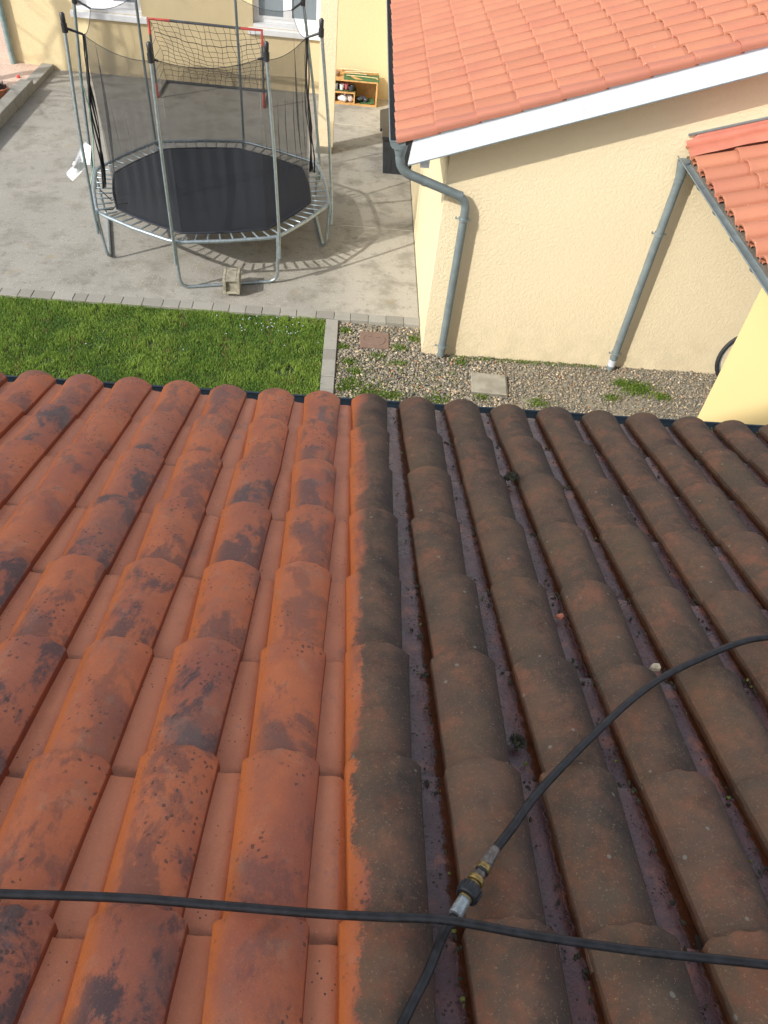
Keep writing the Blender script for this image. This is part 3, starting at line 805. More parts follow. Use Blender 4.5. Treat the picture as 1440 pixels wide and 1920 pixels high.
for a, b in [((4.46,.34),(4.72,.82)),((4.72,.82),(5.15,.80)),((4.70,.72),(5.0,.32)),((5.0,.32),(5.17,.86)),((5.0,.32),(5.46,.34)),((5.15,.80),(5.46,.34))]:
    V.tube([(a[0],6.985,a[1]),(b[0],6.985,b[1])], .015, 8)
child(V, "frame", M['darkgrey'], bk)
V = MB(); V.tube([(4.66,6.86,.95),(4.70,6.985,.97),(4.70,7.12,.95)], .012, 8); V.tube([(4.72,6.985,.82),(4.70,6.985,.97)], .013, 8); child(V, "handlebar", M['galv'], bk)
V = MB(); V.blob((5.19,6.985,.90), .10, 3, .05, 1, (1.2,.6,.35)); child(V, "saddle", M['black_plastic'], bk)

# ================================================================== back house
bh = thing("back_house", "yellow rendered house across the terrace with white sills and two windows", "house", (-3, 15.2, 0))
V = MB()      # wall with two window openings
YW = 15.2
def wall_with_holes(V, x0, x1, z0, z1, holes, y0, y1):
    xs = sorted({x0, x1, *[h[0] for h in holes], *[h[1] for h in holes]}); zs = sorted({z0, z1, *[h[2] for h in holes], *[h[3] for h in holes]})
    inside = lambda x, z: any(h[0] < x < h[1] and h[2] < z < h[3] for h in holes)
    for a, b in zip(xs, xs[1:]):
        for c, d in zip(zs, zs[1:]):
            if inside((a+b)/2, (c+d)/2): continue
            V.add([(a,y0,c),(b,y0,c),(b,y0,d),(a,y0,d)], [(0,1,2,3)]); V.add([(a,y1,c),(b,y1,c),(b,y1,d),(a,y1,d)], [(3,2,1,0)])
    for h in holes:
        a, b, c, d = h
        V.add([(a,y0,c),(b,y0,c),(b,y0,d),(a,y0,d),(a,y1,c),(b,y1,c),(b,y1,d),(a,y1,d)], [(0,4,5,1),(1,5,6,2),(2,6,7,3),(3,7,4,0)])
    V.add([(x0,y0,z0),(x0,y0,z1),(x0,y1,z1),(x0,y1,z0)], [(0,1,2,3)]); V.add([(x0,y0,z1),(x1,y0,z1),(x1,y1,z1),(x0,y1,z1)], [(0,1,2,3)])
wall_with_holes(V, -6.22, 1.05, -.1, 2.9, [(-4.93,-3.80,1.0,2.2),(-1.90,-.72,1.0,2.2)], YW, YW+.28)
child(V, "wall", M['stucco_back'], bh)
def window(x0, x1, z0=1.0, z1=2.2):
    V = MB(); d = YW+.14
    V.box((x0+.002,d,z0+.03), (x0+.055,d+.06,z1)); V.box((x1-.055,d,z0+.03), (x1-.002,d+.06,z1))
    V.box((x0+.055,d,z0+.03), (x1-.055,d+.06,z0+.09)); V.box((x0+.055,d,z1-.06), (x1-.055,d+.06,z1))
    xm = (x0+x1)/2; V.box((xm-.04,d-.012,z0+.09), (xm+.04,d+.06,z1-.06))
    for a, b in ((x0+.055, xm-.04), (xm+.04, x1-.055)):
        V.box((a,d-.01,z0+.09), (a+.035,d+.03,z1-.06)); V.box((b-.035,d-.01,z0+.09), (b,d+.03,z1-.06))
        V.box((a+.035,d-.01,z0+.09), (b-.035,d+.03,z0+.125))
    wo = child(V, "window", M['pvc'], bh)
    V = MB()
    for a, b in ((x0+.09, xm-.075), (xm+.075, x1-.09)):
        V.box((a,d+.012,z0+.125), (b,d+.02,z1-.06))
    p = V.obj("pane", M['glass']); p.parent = wo
    V = MB(); V.grid(lambda u, v: (x0+.06+(x1-x0-.12)*u, d+.10+.018*math.sin(u*62)+.006*math.sin(u*147), z0+.06+(z1-z0-.1)*v), 90, 2)
    c = V.obj("curtain", M['curtain']); c.parent = wo
    V = MB(); V.add([(x0-.08,YW-.055,z0-.125),(x1+.08,YW-.055,z0-.125),(x1+.08,YW-.055,z0-.045),(x0-.08,YW-.055,z0-.045),
                     (x0-.08,YW-.002,z0-.125),(x1+.08,YW-.002,z0-.125),(x1+.08,YW-.002,z0-.03),(x0-.08,YW-.002,z0-.03)],
                    [(0,1,2,3),(5,4,7,6),(3,2,6,7),(1,5,6,2),(4,0,3,7),(0,4,5,1)])
    V.box((x0+.003,YW-.001,z0-.02), (x1-.003,YW+.138,z0+.028))
    s = V.obj("sill", M['sill']); s.parent = wo
window(-4.93, -3.80); window(-1.90, -.72)
V = MB(); V.box((-6.4, 14.72, 2.92), (-.9, 19.5, 3.0)); child(V, "eave_board", M['white_paint'], bh)
V = MB(); V.tube([(-6.17,15.13,2.9),(-6.17,15.13,.04)], .05, 14); pp = child(V, "downpipe", plain("green_grey_pipe", (.22,.30,.30), .45, .2), bh)

pl = thing("pillar", "square rough yellow pillar standing on the terrace beside the trampoline", "pillar", (-.49, 12.64, 0))
V = MB(); V.box((-.605, 12.50, .10), (-.365, 12.78, 2.95), bev=.006); child(V, "shaft", M['stucco'], pl)
V = MB(); V.box((-.635, 12.485, 0), (-.372, 12.80, .10), bev=.005); child(V, "plinth", M['plaster_dark'], pl)

# storage box
bx = thing("storage_box", "black plastic storage box with slanted lid under the gutter of the gable house", "box", (.64, 12.5, 0))
V = MB()
V.add([(.44,11.93,0),(.85,11.93,0),(.85,13.05,0),(.44,13.05,0),(.405,11.91,.50),(.85,11.91,.50),(.85,13.10,.50),(.405,13.10,.50)],
      [(3,2,1,0),(4,5,6,7),(0,1,5,4),(1,2,6,5),(2,3,7,6),(3,0,4,7)])
for x in (.50,.62,.74): V.box((x,11.912,.05), (x+.05,11.93,.42))
child(V, "body", M['bin'], bx)
V = MB(); V.add([(.36,12.35,.46),(.86,12.35,.56),(.86,13.16,.56),(.36,13.16,.46),(.36,12.35,.50),(.86,12.35,.66),(.86,13.16,.66),(.36,13.16,.50)],
      [(3,2,1,0),(4,5,6,7),(0,1,5,4),(1,2,6,5),(2,3,7,6),(3,0,4,7)])
V.box((.39,11.88,.505), (.86,12.345,.56), bev=.01)
child(V, "lid", M['black_plastic'], bx)

# play shelf with odds and ends
sh = thing("wooden_shelf", "low pine shelf with two compartments against the yellow wall behind the pillar", "shelf", (-.05, 14.9, 0))
V = MB(); y0, y1 = 14.76, 15.10
V.box((-.50,y0,.0), (.33,y1,.025)); V.box((-.50,y0,.385), (.33,y1,.41)); V.box((.305,y0+.001,.026), (.33,y1,.384)); V.box((-.50,y0+.001,.026), (-.475,y1,.384))
V.box((-.474,y0+.002,.185), (-.07,y1,.205)); V.box((-.09,y0+.003,.026), (-.068,y1,.184)); 
child(V, "frame", M['wood'], sh)
V = MB(); V.box((-.50,15.105,.0), (.34,15.115,.46)); child(V, "back_panel", M['wood'], sh)
V = MB(); V.grid(lambda u, v: (-.28+.63*u, 14.77+.32*v, .414+.014*math.sin(u*9+v*4)+.012*v), 14, 8); V.grid(lambda u, v: (-.28+.63*u, 14.765-.005*v, .43-.045*v), 10, 3)
tag(V.obj("turf_mat", M['turf']), "green artificial turf mat spread over the top of the wooden shelf", "mat")
V = MB()
def drape(u, v):
    k = u*5; pts = [(-.45,.212),(-.10,.214),(-.05,.20),(-.035,.06),(.02,.034),(.28,.05)]
    i = min(int(k), 4); f = k-i
    return (pts[i][0]*(1-f)+pts[i+1][0]*f, 14.79+.28*v, pts[i][1]*(1-f)+pts[i+1][1]*f+.008*math.sin(v*7+u*12))
V.grid(drape, 30, 6)
tag(V.obj("turf_runner", M['turf']), "green turf strip hanging from the middle board down to the shelf floor", "mat")
def cyl(V, c, r0, r1, h, n=16):
    V.tube([c, (c[0],c[1],c[2]+h)], [r0, r1], n, cap=False); V.add([(c[0]+r0*math.cos(6.283*k/n), c[1]+r0*math.sin(6.283*k/n), c[2]+.002) for k in range(n)], [tuple(range(n))])
    V.tube([(c[0]+r1*math.cos(6.283*k/n), c[1]+r1*math.sin(6.283*k/n), c[2]+h) for k in range(n)], .003, 6, closed=True)
V = MB(); cyl(V, (-.31,14.84,.222), .030, .040, .085); tag(V.obj("cup", M['bag']), "white plastic cup on the middle board of the wooden shelf", "cup")
V = MB(); cyl(V, (-.42,14.84,.222), .035, .045, .10); tag(V.obj("flower_pot", M['pot_grey']), "grey pot half hidden by the pillar on the middle shelf board", "pot")
V = MB(); cyl(V, (-.235,14.88,.222), .035, .050, .10); tag(V.obj("flower_pot", M['pot_pink']), "pink pot between the white cup and the dark bowls on the shelf", "pot")
V = MB(); cyl(V, (-.14,14.85,.222), .040, .062, .065); V.blob((-.13,14.87,.29), .045, 5, .2, 1, (1.2,1,.5)); tag(V.obj("bowl", M['darkgrey']), "dark grey bowl of odds and ends at the edge of the middle board", "bowl")
V = MB(); V.blob((-.29,14.84,.085), .062, 9, .28, 2, (1.1,1,.95)); V.blob((-.255,14.86,.135), .03, 19, .28, 1); tag(V.obj("plastic_bag", M['bag']), "crumpled white plastic bag in the lower left compartment of the shelf", "bag")
V = MB(); V.blob((-.165,14.86,.085), .060, 12, .25, 2, (1.1,1,.9)); tag(V.obj("plastic_bag", M['bag2']), "cloudy plastic bag beside the white bag in the shelf", "bag")
V = MB(); V.blob((.05,14.88,.09), .055, 22, .35, 2, (1.3,1,.8)); V.blob((.12,14.86,.07), .04, 25, .35, 1); tag(V.obj("toy_heap", M['darkgrey']), "small heap of dark toys on the turf in the open shelf compartment", "toys")
V = MB(); V.blob((-.40,14.94,.445), .055, 6, .3, 2, (1.2,1,.6)); tag(V.obj("cloth_bundle", plain("brown_bundle", (.24,.15,.09), .9)), "small brown bundle on top of the shelf beside the pillar", "bundle")
for a, b, r, lab in [((-.24,14.88,.448),(.31,14.86,.448),.006,"nearest pale stick lying on the green turf mat"),((-.28,15.02,.462),(.30,15.06,.475),.009,"thick pale stick along the back of the turf mat"),((-.22,14.95,.462),(.12,14.98,.455),.007,"short pale stick in the middle of the turf mat"),((-.36,15.07,.485),(.05,15.085,.485),.009,"brown stick sticking out past the turf mat towards the pillar")]:
    V = MB(); V.tube([a, ((a[0]+b[0])/2, (a[1]+b[1])/2+.004, (a[2]+b[2])/2+.004), b], r, 8)
    tag(V.obj("stick", M['stick']), lab, "stick", "sticks on the turf mat")

# pots in the bed, ball
for x, y, r, lab, plant in [(-5.86,13.48,.16,"terracotta pot of dark heather in the bed behind the paver kerb",True),(-5.83,13.02,.13,"empty orange terracotta pot lower down in the bed by the kerb",False)]:
    t = thing("plant_pot", lab, "pot", (x, y, .08))
    V = MB(); cyl(V, (x,y,.085), r*.7, r, .13, 20); V.tube([(x+r*math.cos(6.283*k/20), y+r*math.sin(6.283*k/20), .205) for k in range(20)], .014, 8, closed=True)
    V.add([(x+r*.9*math.cos(6.283*k/20), y+r*.9*math.sin(6.283*k/20), .185) for k in range(20)], [tuple(range(20))]); child(V, "pot", M['terracotta'], t)
    if plant:
        V = MB(); rg = random.Random(2)
        for k in range(420):
            a = rg.uniform(0, 6.28); rr = rg.uniform(0, r); l = rg.uniform(.06,.13); b = Vector((x+rr*math.cos(a), y+rr*math.sin(a), .19)); d = Vector((rg.gauss(0,.5), rg.gauss(0,.5), 1)).normalized()*l
            s_ = Vector((rg.gauss(0,1), rg.gauss(0,1), 0)).normalized()*.006
            V.add([b-s_, b+s_, b+d], [(0,1,2)])
        child(V, "heather", M['darkleaf'], t)
V = MB(); V.blob((-5.85,14.40,.09), .03, 1, .02, 2); tag(V.obj("ball", M['red']), "small dark red ball lying on the pink gravel", "ball")

# bare tree out to the left whose branches throw shade on the wall
tr_ = thing("bare_tree", "leafless tree standing left of the terrace", "tree", (-9.1, 12.1, 0))
V = MB(); rg = random.Random(12)
def branch(p, d, l, r, dep):
    pts = [p]; q = Vector(p); dd = Vector(d)
    for k in range(5):
        dd = (dd+Vector((rg.gauss(0,.10), rg.gauss(0,.10), rg.gauss(0,.06)))).normalized(); q = q+dd*l/5; pts.append(q.copy())
    V.tube(pts, [r*(1-.10*k) for k in range(6)], 7)
    if dep > 0:
        for k in range(rg.choice([3,4]) if dep > 1 else 3):
            nd = (dd+Vector((rg.gauss(0,.55), rg.gauss(0,.55), rg.gauss(.05,.35)))).normalized()
            branch(pts[rg.choice([3,4,5])], nd, l*rg.uniform(.55,.8), r*.50, dep-1)
q0 = Vector((-9.1,12.1,-.1))
V.tube([q0, q0+Vector((.02,0,2)), q0+Vector((.06,.03,4.6))], [.13,.12,.10], 10)
V.tube([q0+Vector((.05,0,.6)), q0+Vector((.55,-.05,2)), q0+Vector((.72,0,4.6))], [.06,.055,.045], 8)
for k in range(4): branch(q0+Vector((.06,.03,4.6-.3*k)), Vector((rg.gauss(0,.5), rg.gauss(0,.5), 1)).normalized(), 1.6, .05, 3)
for k in range(11): branch(q0+Vector((.05,0,1.4+.22*k)), Vector((1, rg.uniform(-.5,.5), rg.uniform(-.1,.5))).normalized(), 1.3, .018, 2)
child(V, "branches", M['bark'], tr_)

# ================================================================== trampoline
tc = Vector((-1.79, 9.51, 0))
vs8 = [(-1.978,8.087),(-.847,8.403),(-.307,9.338),(-.477,10.615),(-1.59,11.116),(-2.743,10.856),(-3.294,9.805),(-2.972,8.637)]
cxm = sum(p[0] for p in vs8)/8; cym = sum(p[1] for p in vs8)/8
angs = [math.atan2(p[1]-cym, p[0]-cxm) for p in vs8]
a0 = sum(((angs[k]-angs[0]+math.pi*20) % (2*math.pi))-k*math.pi/4 for k in range(8))/8+angs[0]
Rr = sum(math.hypot(p[0]-cxm, p[1]-cym) for p in vs8)/8
vr = [(.35*(cxm+Rr*math.cos(a0+k*math.pi/4))+.65*vs8[k][0], .35*(cym+Rr*math.sin(a0+k*math.pi/4))+.65*vs8[k][1]) for k in range(8)]
ZT = .61
tp = thing("trampoline", "octagonal trampoline with black mat, steel poles and sagging black safety net on the terrace", "trampoline", (cxm, cym, 0))
rim = [Vector((x, y, ZT)) for x, y in vr]
cc = Vector((cxm, cym, ZT))
path = []
for k in range(8):
    a, b, c_ = rim[k-1], rim[k], rim[(k+1) % 8]
    path += arc(b+(a-b).normalized()*.16, b, b+(c_-b).normalized()*.16, 4)
    mid = (b+c_)/2; path.append(mid+(mid-cc).normalized()*.02)
V = MB(); V.tube(path, .021, 12, closed=True); child(V, "frame_rim", M['galv'], tp)
def leg(i, j):
    a, b = rim[i], rim[j]; oa = (a-cc).normalized()*.0; ia = (cc-a).normalized()*.03; ib = (cc-b).normalized()*.03
    mid = (a+b)/2
    pts = rounded([a+Vector((0,0,-.015)), Vector((a.x+ia.x, a.y+ia.y, .10))*1.0, Vector((a.x+ia.x*2+(b.x-a.x)*.03, a.y+ia.y*2+(b.y-a.y)*.03, .022)),
                   Vector((b.x+ib.x*2+(a.x-b.x)*.03, b.y+ib.y*2+(a.y-b.y)*.03, .022)), Vector((b.x+ib.x, b.y+ib.y, .10)), b+Vector((0,0,-.015))], .075, 5)
    V = MB(); V.tube(pts, .019, 12)
    o = child(V, "leg", M['galv'], tp)
    for q in (a, b):
        V = MB(); V.tube([q+Vector((0,0,-.10)), q+Vector((0,0,.02))], .024, 12)
        s_ = V.obj("leg_socket", M['galv']); s_.parent = o
leg(0,1); leg(2,3); leg(4,5); leg(6,7)
tops = [(-1.985,8.06,2.51),(-.93,8.42,2.51),(-.44,9.36,2.52),(-.725,10.62,2.50),(-1.60,11.10,2.52),(-2.78,10.9,2.5),(-3.17,9.80,2.50),(-2.98,8.76,2.50)]
netpts = []
for k in range(8):
    b = rim[k]+(rim[k]-cc).normalized()*.028; t_ = Vector(tops[k])
    bow = (rim[k]-cc).normalized()*.02
    pts = [Vector((b.x,b.y,.36)), Vector((b.x,b.y,.62)), (Vector((b.x,b.y,.6))*.5+t_*.5)+bow, t_]
    V = MB(); V.tube(rounded(pts, .2, 5), .0175, 12)
    po = child(V, "pole", M['galv'] if k in (0,1,2,7) else M['galv_dull'], tp)
    inw = (Vector((cxm,cym,0))-Vector((t_.x,t_.y,0))).normalized()
    V = MB(); V.tube([t_-Vector((0,0,.07)), t_+Vector((0,0,.01))], .030, 12); V.tube([t_+Vector((0,0,.0)), t_+Vector((0,0,.03)), t_+Vector((0,0,.09)), t_+Vector((0,0,.105))], [.020,.024,.026,.012], 12)
    e = t_+inw*.17+Vector((0,0,-.10)); V.tube([t_-Vector((0,0,.03)), e], [.014,.011], 8)
    c_ = V.obj("pole_cap", M['black_plastic']); c_.parent = po
    netpts.append(e)
RM = .835
matv = [cc+(r_-cc)*RM+Vector((0,0,-.015)) for r_ in rim]
V = MB()
def matfn(u, v):
    a = u*8; i = int(a) % 8; f = a-int(a)
    p, q = matv[i], matv[(i+1) % 8]; e = p*(1-f)+q*f
    e = e+(e-cc).normalized()*(-.03*math.sin(f*math.pi))*-1
    r = v; z = -.022*(1-r*r)
    return (cc.x+(e.x-cc.x)*r, cc.y+(e.y-cc.y)*r, ZT-.01+z)
V.grid(matfn, 64, 10)
V.tube([Vector(matfn(k/64, 1))+Vector((0,0,.002)) for k in range(64)], .011, 8, closed=True)
child(V, "jumping_mat", M['mat_fabric'], tp)
proto = MB(); proto.tube([(0,0,0),(0,.012,0),(0,.02,0),(0,.14,0),(0,.148,0),(0,.165,0)], [.003,.003,.0105,.0105,.003,.003], 8)
pm_ = None
for k in range(8):
    a, b = rim[k], rim[(k+1) % 8]; ma, mb_ = matv[k], matv[(k+1) % 8]
    for q in range(8):
        f = (q+.5)/8; ff = .5+(f-.5)*1.0
        p = a*(1-f)+b*f; p = p+(p-cc).normalized()*.0; m_ = ma*(1-ff)+mb_*ff; m_ = m_+(m_-cc).normalized()*.02
        d = m_-p; L_ = d.length
        if pm_ is None:
            so = proto.obj("spring", M['galv']); pm_ = so.data
        else:
            so = bpy.data.objects.new("spring", pm_); C.objects.link(so)
        so.parent = tp; so.matrix_parent_inverse = Matrix.Translation(tp.location).inverted()
        M4 = d.to_track_quat('Y', 'Z').to_matrix().to_4x4(); M4.translation = p
        so.matrix_basis = M4 @ Matrix.Diagonal((1, L_/.165, 1, 1))
# net: eight panels, sagging at the top, gathered at the left and right
V = MB()
for k in range(8):
    t0, t1 = netpts[k], netpts[(k+1) % 8]; b0, b1 = matv[k]+Vector((0,0,.02)), matv[(k+1) % 8]+Vector((0,0,.02))
    def pf(u, v, t0=t0, t1=t1, b0=b0, b1=b1, k=k):
        top = t0*(1-u)+t1*u; top = top+Vector((0,0,-.075*(1-(2*u-1)**2)))
        bot = b0*(1-u)+b1*u
        p = bot*(1-v)+top*v
        inn = (Vector((cxm,cym,p.z))-p).normalized()
        w_ = math.sin(math.pi*v)
        amp = .03 if k in (1, 7) else .006
        return p+inn*(.06*w_*(1-(2*u-1)**2)+amp*w_*math.sin(u*38+3*v+k))
    V.grid(pf, 44, 14)
no = child(V, "safety_net", M['net'], tp)
V = MB()    # hem of the net
for k in range(8):
    t0, t1 = netpts[k], netpts[(k+1) % 8]
    pts = [t0*(1-u)+t1*u+Vector((0,0,-.075*(1-(2*u-1)**2))) for u in [i/14 for i in range(15)]]
    V.tube(pts, .0035, 5)
h = V.obj("net_hem", M['black_plastic']); h.parent = no
# bunched folds of net at the two entrances
rg = random.Random(4)
for (k0, wob) in ((7, .05), (2, .05)):
    V = MB()
    for q in range(4):
        t0 = netpts[k0]; b0 = (rim[7]*.5+rim[6]*.5 if k0 == 7 else rim[3]*.75+rim[2]*.25); b0 = b0+(cc-b0).normalized()*.12+Vector((0,0,.03)); o1 = Vector((rg.uniform(-.03,.02), rg.uniform(-.03,.03), 0)); o2 = Vector((rg.uniform(-.04,.04), rg.uniform(-.05,.05), 0))
        pts = []
        for s_ in range(9):
            f = s_/8; p = t0*(1-f)+b0*f+o1*math.sin(f*math.pi)*.9+o2*f*.5+Vector((.02*math.sin(f*9+q), 0, 0))
            pts.append(p)
        V.tube(pts, [.004+.010*rg.random() for _ in pts], 6)
    f_ = V.obj("net_fold", M['black_plastic']); f_.parent = no
V = MB(); b7 = Vector(tops[7]); 
V.tube([(-2.93,8.80,2.05),(-2.89,8.80,1.7),(-2.91,8.79,1.4),(-2.95,8.77,1.1),(-3.03,8.72,.85),(-3.0,8.66,.66)], .006, 6); s_ = V.obj("net_rope", plain("mint_rope", (.25,.42,.33), .7)); s_.parent = no
V = MB(); V.tube([Vector((-2.97,8.75,.60)),(-2.86,8.86,.56),(-2.80,8.92,.61),(-2.70,8.98,.60)], .007, 6); V.tube([Vector((-3.0,9.0,.72)),(-2.90,9.02,.60),(-2.76,9.06,.62)], .006, 6)
s_ = V.obj("tie_strap", M['black_plastic']); s_.parent = no

# white cloth hanging on the left pole
outl = [(-3.045,1.314),(-2.97,1.285),(-2.985,1.19),(-3.005,1.099),(-3.048,1.081),(-3.083,1.03),(-3.165,.955),(-3.253,.878),(-3.302,.891),(-3.339,.929),(-3.285,.99),(-3.235,1.046),(-3.17,1.147),(-3.11,1.24),(-3.084,1.27)]
V = MB(); m = len(outl); cx_, cz_ = -3.13, 1.08
def cy_(x, z): return 8.86+.035*math.sin(x*28)+.03*math.sin(z*21)
front = []; fs = []
rings = []
for r_ in (0.0, .35, .7, 1.0):
    rings.append([(cx_+(x-cx_)*r_, z) for x, z in [(a, cz_+(b-cz_)*r_) for a, b in outl]])
for off in (0, .006):
    base = len(V.v); vsx = [(x, cy_(x, z)+off, z) for rg_ in rings for x, z in rg_]
    fsx = []
    for a in range(3):
        for k in range(m):
            q = (a*m+k, a*m+(k+1) % m, (a+1)*m+(k+1) % m, (a+1)*m+k); fsx.append(q if off else q[::-1])
    V.add(vsx, fsx, True)
nb = 4*m
V.f += [(3*m+k, 3*m+(k+1) % m, nb+3*m+(k+1) % m, nb+3*m+k) for k in range(m)]; V.smooth += [True]*m
tag(V.obj("cloth", M['cloth']), "white cloth hanging askew from the left trampoline pole", "cloth")

# concrete block on the trampoline foot
V = MB(); Mb = Matrix.Translation((-1.365, 8.03, .04)) @ Matrix.Rotation(.06, 4, 'Z')
def bl(a, b): V.box(a, b, Mb, .006)
bl((-.095,.0,0),(-.062,.30,.185)); bl((.062,.0,0),(.095,.30,.185)); bl((-.0615,.03,.0),(.0615,.297,.184)); bl((-.0615,.002,.155),(.0615,.029,.1845)); bl((-.0615,.002,.0),(.0615,.029,.03))
tag(V.obj("concrete_block", M['block']), "mossy concrete block weighing down the front foot bar of the trampoline", "block")

# ================================================================== football goal
gl = thing("football_goal", "small red and dark grey football goal with drooping net in front of the yellow wall", "goal", (-2.55, 14.4, 0))
A = Vector((-3.47,14.26,0)); B = Vector((-1.635,14.22,0)); hZ = Vector((0,0,1.19)); back = Vector((0,.80,0))
V = MB()
V.tube([A+hZ+Vector((.34,0,.0)), B+hZ-Vector((.34,0,0))], .0205, 10)
V.tube([A+hZ-Vector((0,0,.22)), A+Vector((0,0,.24))], .0205, 10); V.tube([B+hZ-Vector((0,0,.22)), B+Vector((0,0,.24))], .0205, 10)
V.tube(rounded([A+Vector((0,.12,.02)), A+back+Vector((0,0,.02)), B+back+Vector((0,0,.02)), B+Vector((0,.12,.02))], .05, 4), .0205, 10)
child(V, "dark_tube", M['darkgrey'], gl)
V = MB()
for e, sg in ((A, 1), (B, -1)):
    V = MB(); V.tube([e+hZ+Vector((.34*sg,0,0)), e+hZ, e+hZ-Vector((0,0,.22))], .022, 10); child(V, "red_corner", M['red'], gl)
    V = MB(); V.tube([e+Vector((0,0,.24)), e+Vector((0,0,.02)), e+Vector((0,.12,.02))], .022, 10); child(V, "red_foot", M['red'], gl)
V = MB()
def gn(u, v):     # from crossbar (v=0) to back bar (v=1)
    top = A+hZ; bot = A+back; side = (B-A)*u
    p = top*(1-v)+(bot+Vector((0,0,.04)))*v+side
    sag = math.sin(math.pi*u)*math.sin(math.pi*min(1, v*1.15))
    edge = 1-abs(2*u-1)**6
    return p+Vector((.02*math.sin(v*13+u*30), .34*math.sin(math.pi*v)**.9*(.6+.4*edge)-.02, -.16*sag-.06*math.sin(math.pi*u)*math.sin(math.pi*v)+.008*math.sin(u*40)))
nu, nv = 17, 13
for i in range(nu+1): V.tube([gn(i/nu, j/16) for j in range(17)], .0034, 4, cap=False)
for j in range(nv+1): V.tube([gn(i/24, j/nv) for i in range(25)], .0034 if j != 3 else .006, 4, cap=False)
for e in (A, B):   # side nets
    for q in range(1, 6):
        f = q/6
        V.tube([e+Vector((0,0,1.19*(1-f))), gn(0 if e is A else 1, f)], .0034, 4, cap=False)
child(V, "goal_net", M['cord'], gl)
tcu = bpy.data.curves.new("txt", 'FONT'); tcu.body = "KIPSTA"; tcu.size = .045; tcu.extrude = .001; tcu.space_character = 1.5
to = bpy.data.objects.new("txt", tcu); C.objects.link(to)
bpy.context.view_layer.update()
me = bpy.data.meshes.new_from_object(to.evaluated_get(bpy.context.evaluated_depsgraph_get())); bpy.data.objects.remove(to)
me.materials.clear(); me.materials.append(M['white_txt'])
lt = bpy.data.objects.new("lettering", me); C.objects.link(lt); lt.parent = gl; lt.matrix_parent_inverse = Matrix.Translation(gl.location).inverted()
lt.matrix_basis = Matrix.Translation(A+hZ+Vector((.42,-.0195,-.002))) @ Matrix.Rotation(R_(60), 4, 'X')

# ================================================================== covers in the gravel
rc = thing("manhole_cover", "rusty square iron cover with round lid in the gravel beside the paver edging", "cover", (.34, 7.36, 0), "drain covers in the gravel")
V = MB(); V.box((.17,7.20,-.03), (.50,7.51,.008), bev=.004); child(V, "plate", M['rust'], rc)
V = MB(); V.tube([(.335+.125*math.cos(6.283*k/32), 7.355+.115*math.sin(6.283*k/32), .009) for k in range(32)], .004, 6, closed=True)
V.tube([(.335,7.355,.007),(.335,7.355,.012)], .118, 32); V.box((.27,7.40,.012),(.30,7.41,.02)); V.box((.36,7.39,.012),(.39,7.40,.022)); child(V, "round_lid", M['rust'], rc)
sb = thing("drain_slab", "square concrete slab lying in the gravel in front of the gable wall", "slab", (1.6, 6.66, 0), "drain covers in the gravel")
V = MB(); Mb = Matrix.Translation((1.585,6.665,0)) @ Matrix.Rotation(-.06, 4, 'Z'); V.box((-.19,-.175,-.03), (.19,.175,.018), Mb, .005); child(V, "slab", M['slab'], sb)
V = MB(); V.box((-.20,-.185,-.03), (.20,-.177,.012), Mb); V.box((.192,-.185,-.03), (.20,.18,.012), Mb); child(V, "frame", M['plaster_dark'], sb)

# ================================================================== hoses
def rpth(pts): return [roofp(*p) for p in pts]
def smooth_path(P, per=8):
    P = [Vector(p) for p in P]; out = []
    for i in range(len(P)-1):
        p0, p1, p2, p3 = P[max(i-1,0)], P[i], P[i+1], P[min(i+2,len(P)-1)]
        for k in range(per):
            t = k/per
            out.append(.5*((2*p1)+(-p0+p2)*t+(2*p0-5*p1+4*p2-p3)*t*t+(-p0+3*p1-3*p2+p3)*t**3))
    return out+[P[-1]]
hz = .085
h1 = [(-2.6,.80,hz),(-1.6,.80,hz),(-.9,.80,hz),(-.523,.7993,hz),(-.3117,.7969,hz),(-.168,.7908,hz-.004),(.0132,.777,hz),(.120,.770,hz+.006),(.2263,.763,hz+.012),(.3745,.7449,hz+.003),(.5531,.7258,hz-.003),(.7663,.7048,hz),(1.2,.66,hz),(2.6,.50,hz)]
V = MB(); V.tube(smooth_path(rpth(h1)), .0078, 12); 
tag(V.obj("hose", M['rubber']), "straight black hose running right across the roof on top of the other hose", "hose", "pressure washer hoses")
h2 = thing("hose", "curved black hose with brass coupling bending up to the right across the unwashed tiles", "hose", roofp(.29,.86,.07), "pressure washer hoses")
up = [(.333,.9143,.073),(.3783,.9685,.074),(.4351,1.0399,.076),(.5089,1.1186,.076),(.6046,1.2138,.078),(.7275,1.3298,.078),(.8385,1.4202,.076),(.9666,1.4988,.076),(1.0983,1.568,.078),(1.2047,1.6025,.078),(1.5,1.66,.078),(2.4,1.60,.078)]
lo = [(.2459,.7867,.074),(.2267,.7627,.070),(.1889,.687,.072),(.1555,.6304,.072),(.128,.57,.072),(.06,.35,.072),(-.1,-.2,.072)]
V = MB(); V.tube(smooth_path(rpth(up)), .0088, 12); V.tube(smooth_path(rpth(lo)), .0082, 12); child(V, "hose_tube", M['rubber'], h2)
a_ = roofp(.3345,.9165,.074); b_ = roofp(.2445,.7850,.075); ax = (b_-a_)
def seg(t0, t1, r, name, mat, n=14, rr=None, par=h2):
    V = MB(); V.tube([a_+ax*t0, a_+ax*(t0+(t1-t0)*.06), a_+ax*(t1-(t1-t0)*.06), a_+ax*t1], [r*.93, r, rr or r, (rr or r)*.93], n); return child(V, name, mat, par)
seg(-.02, .26, .0108, "ferrule", M['steel_old'], 14, .0125)
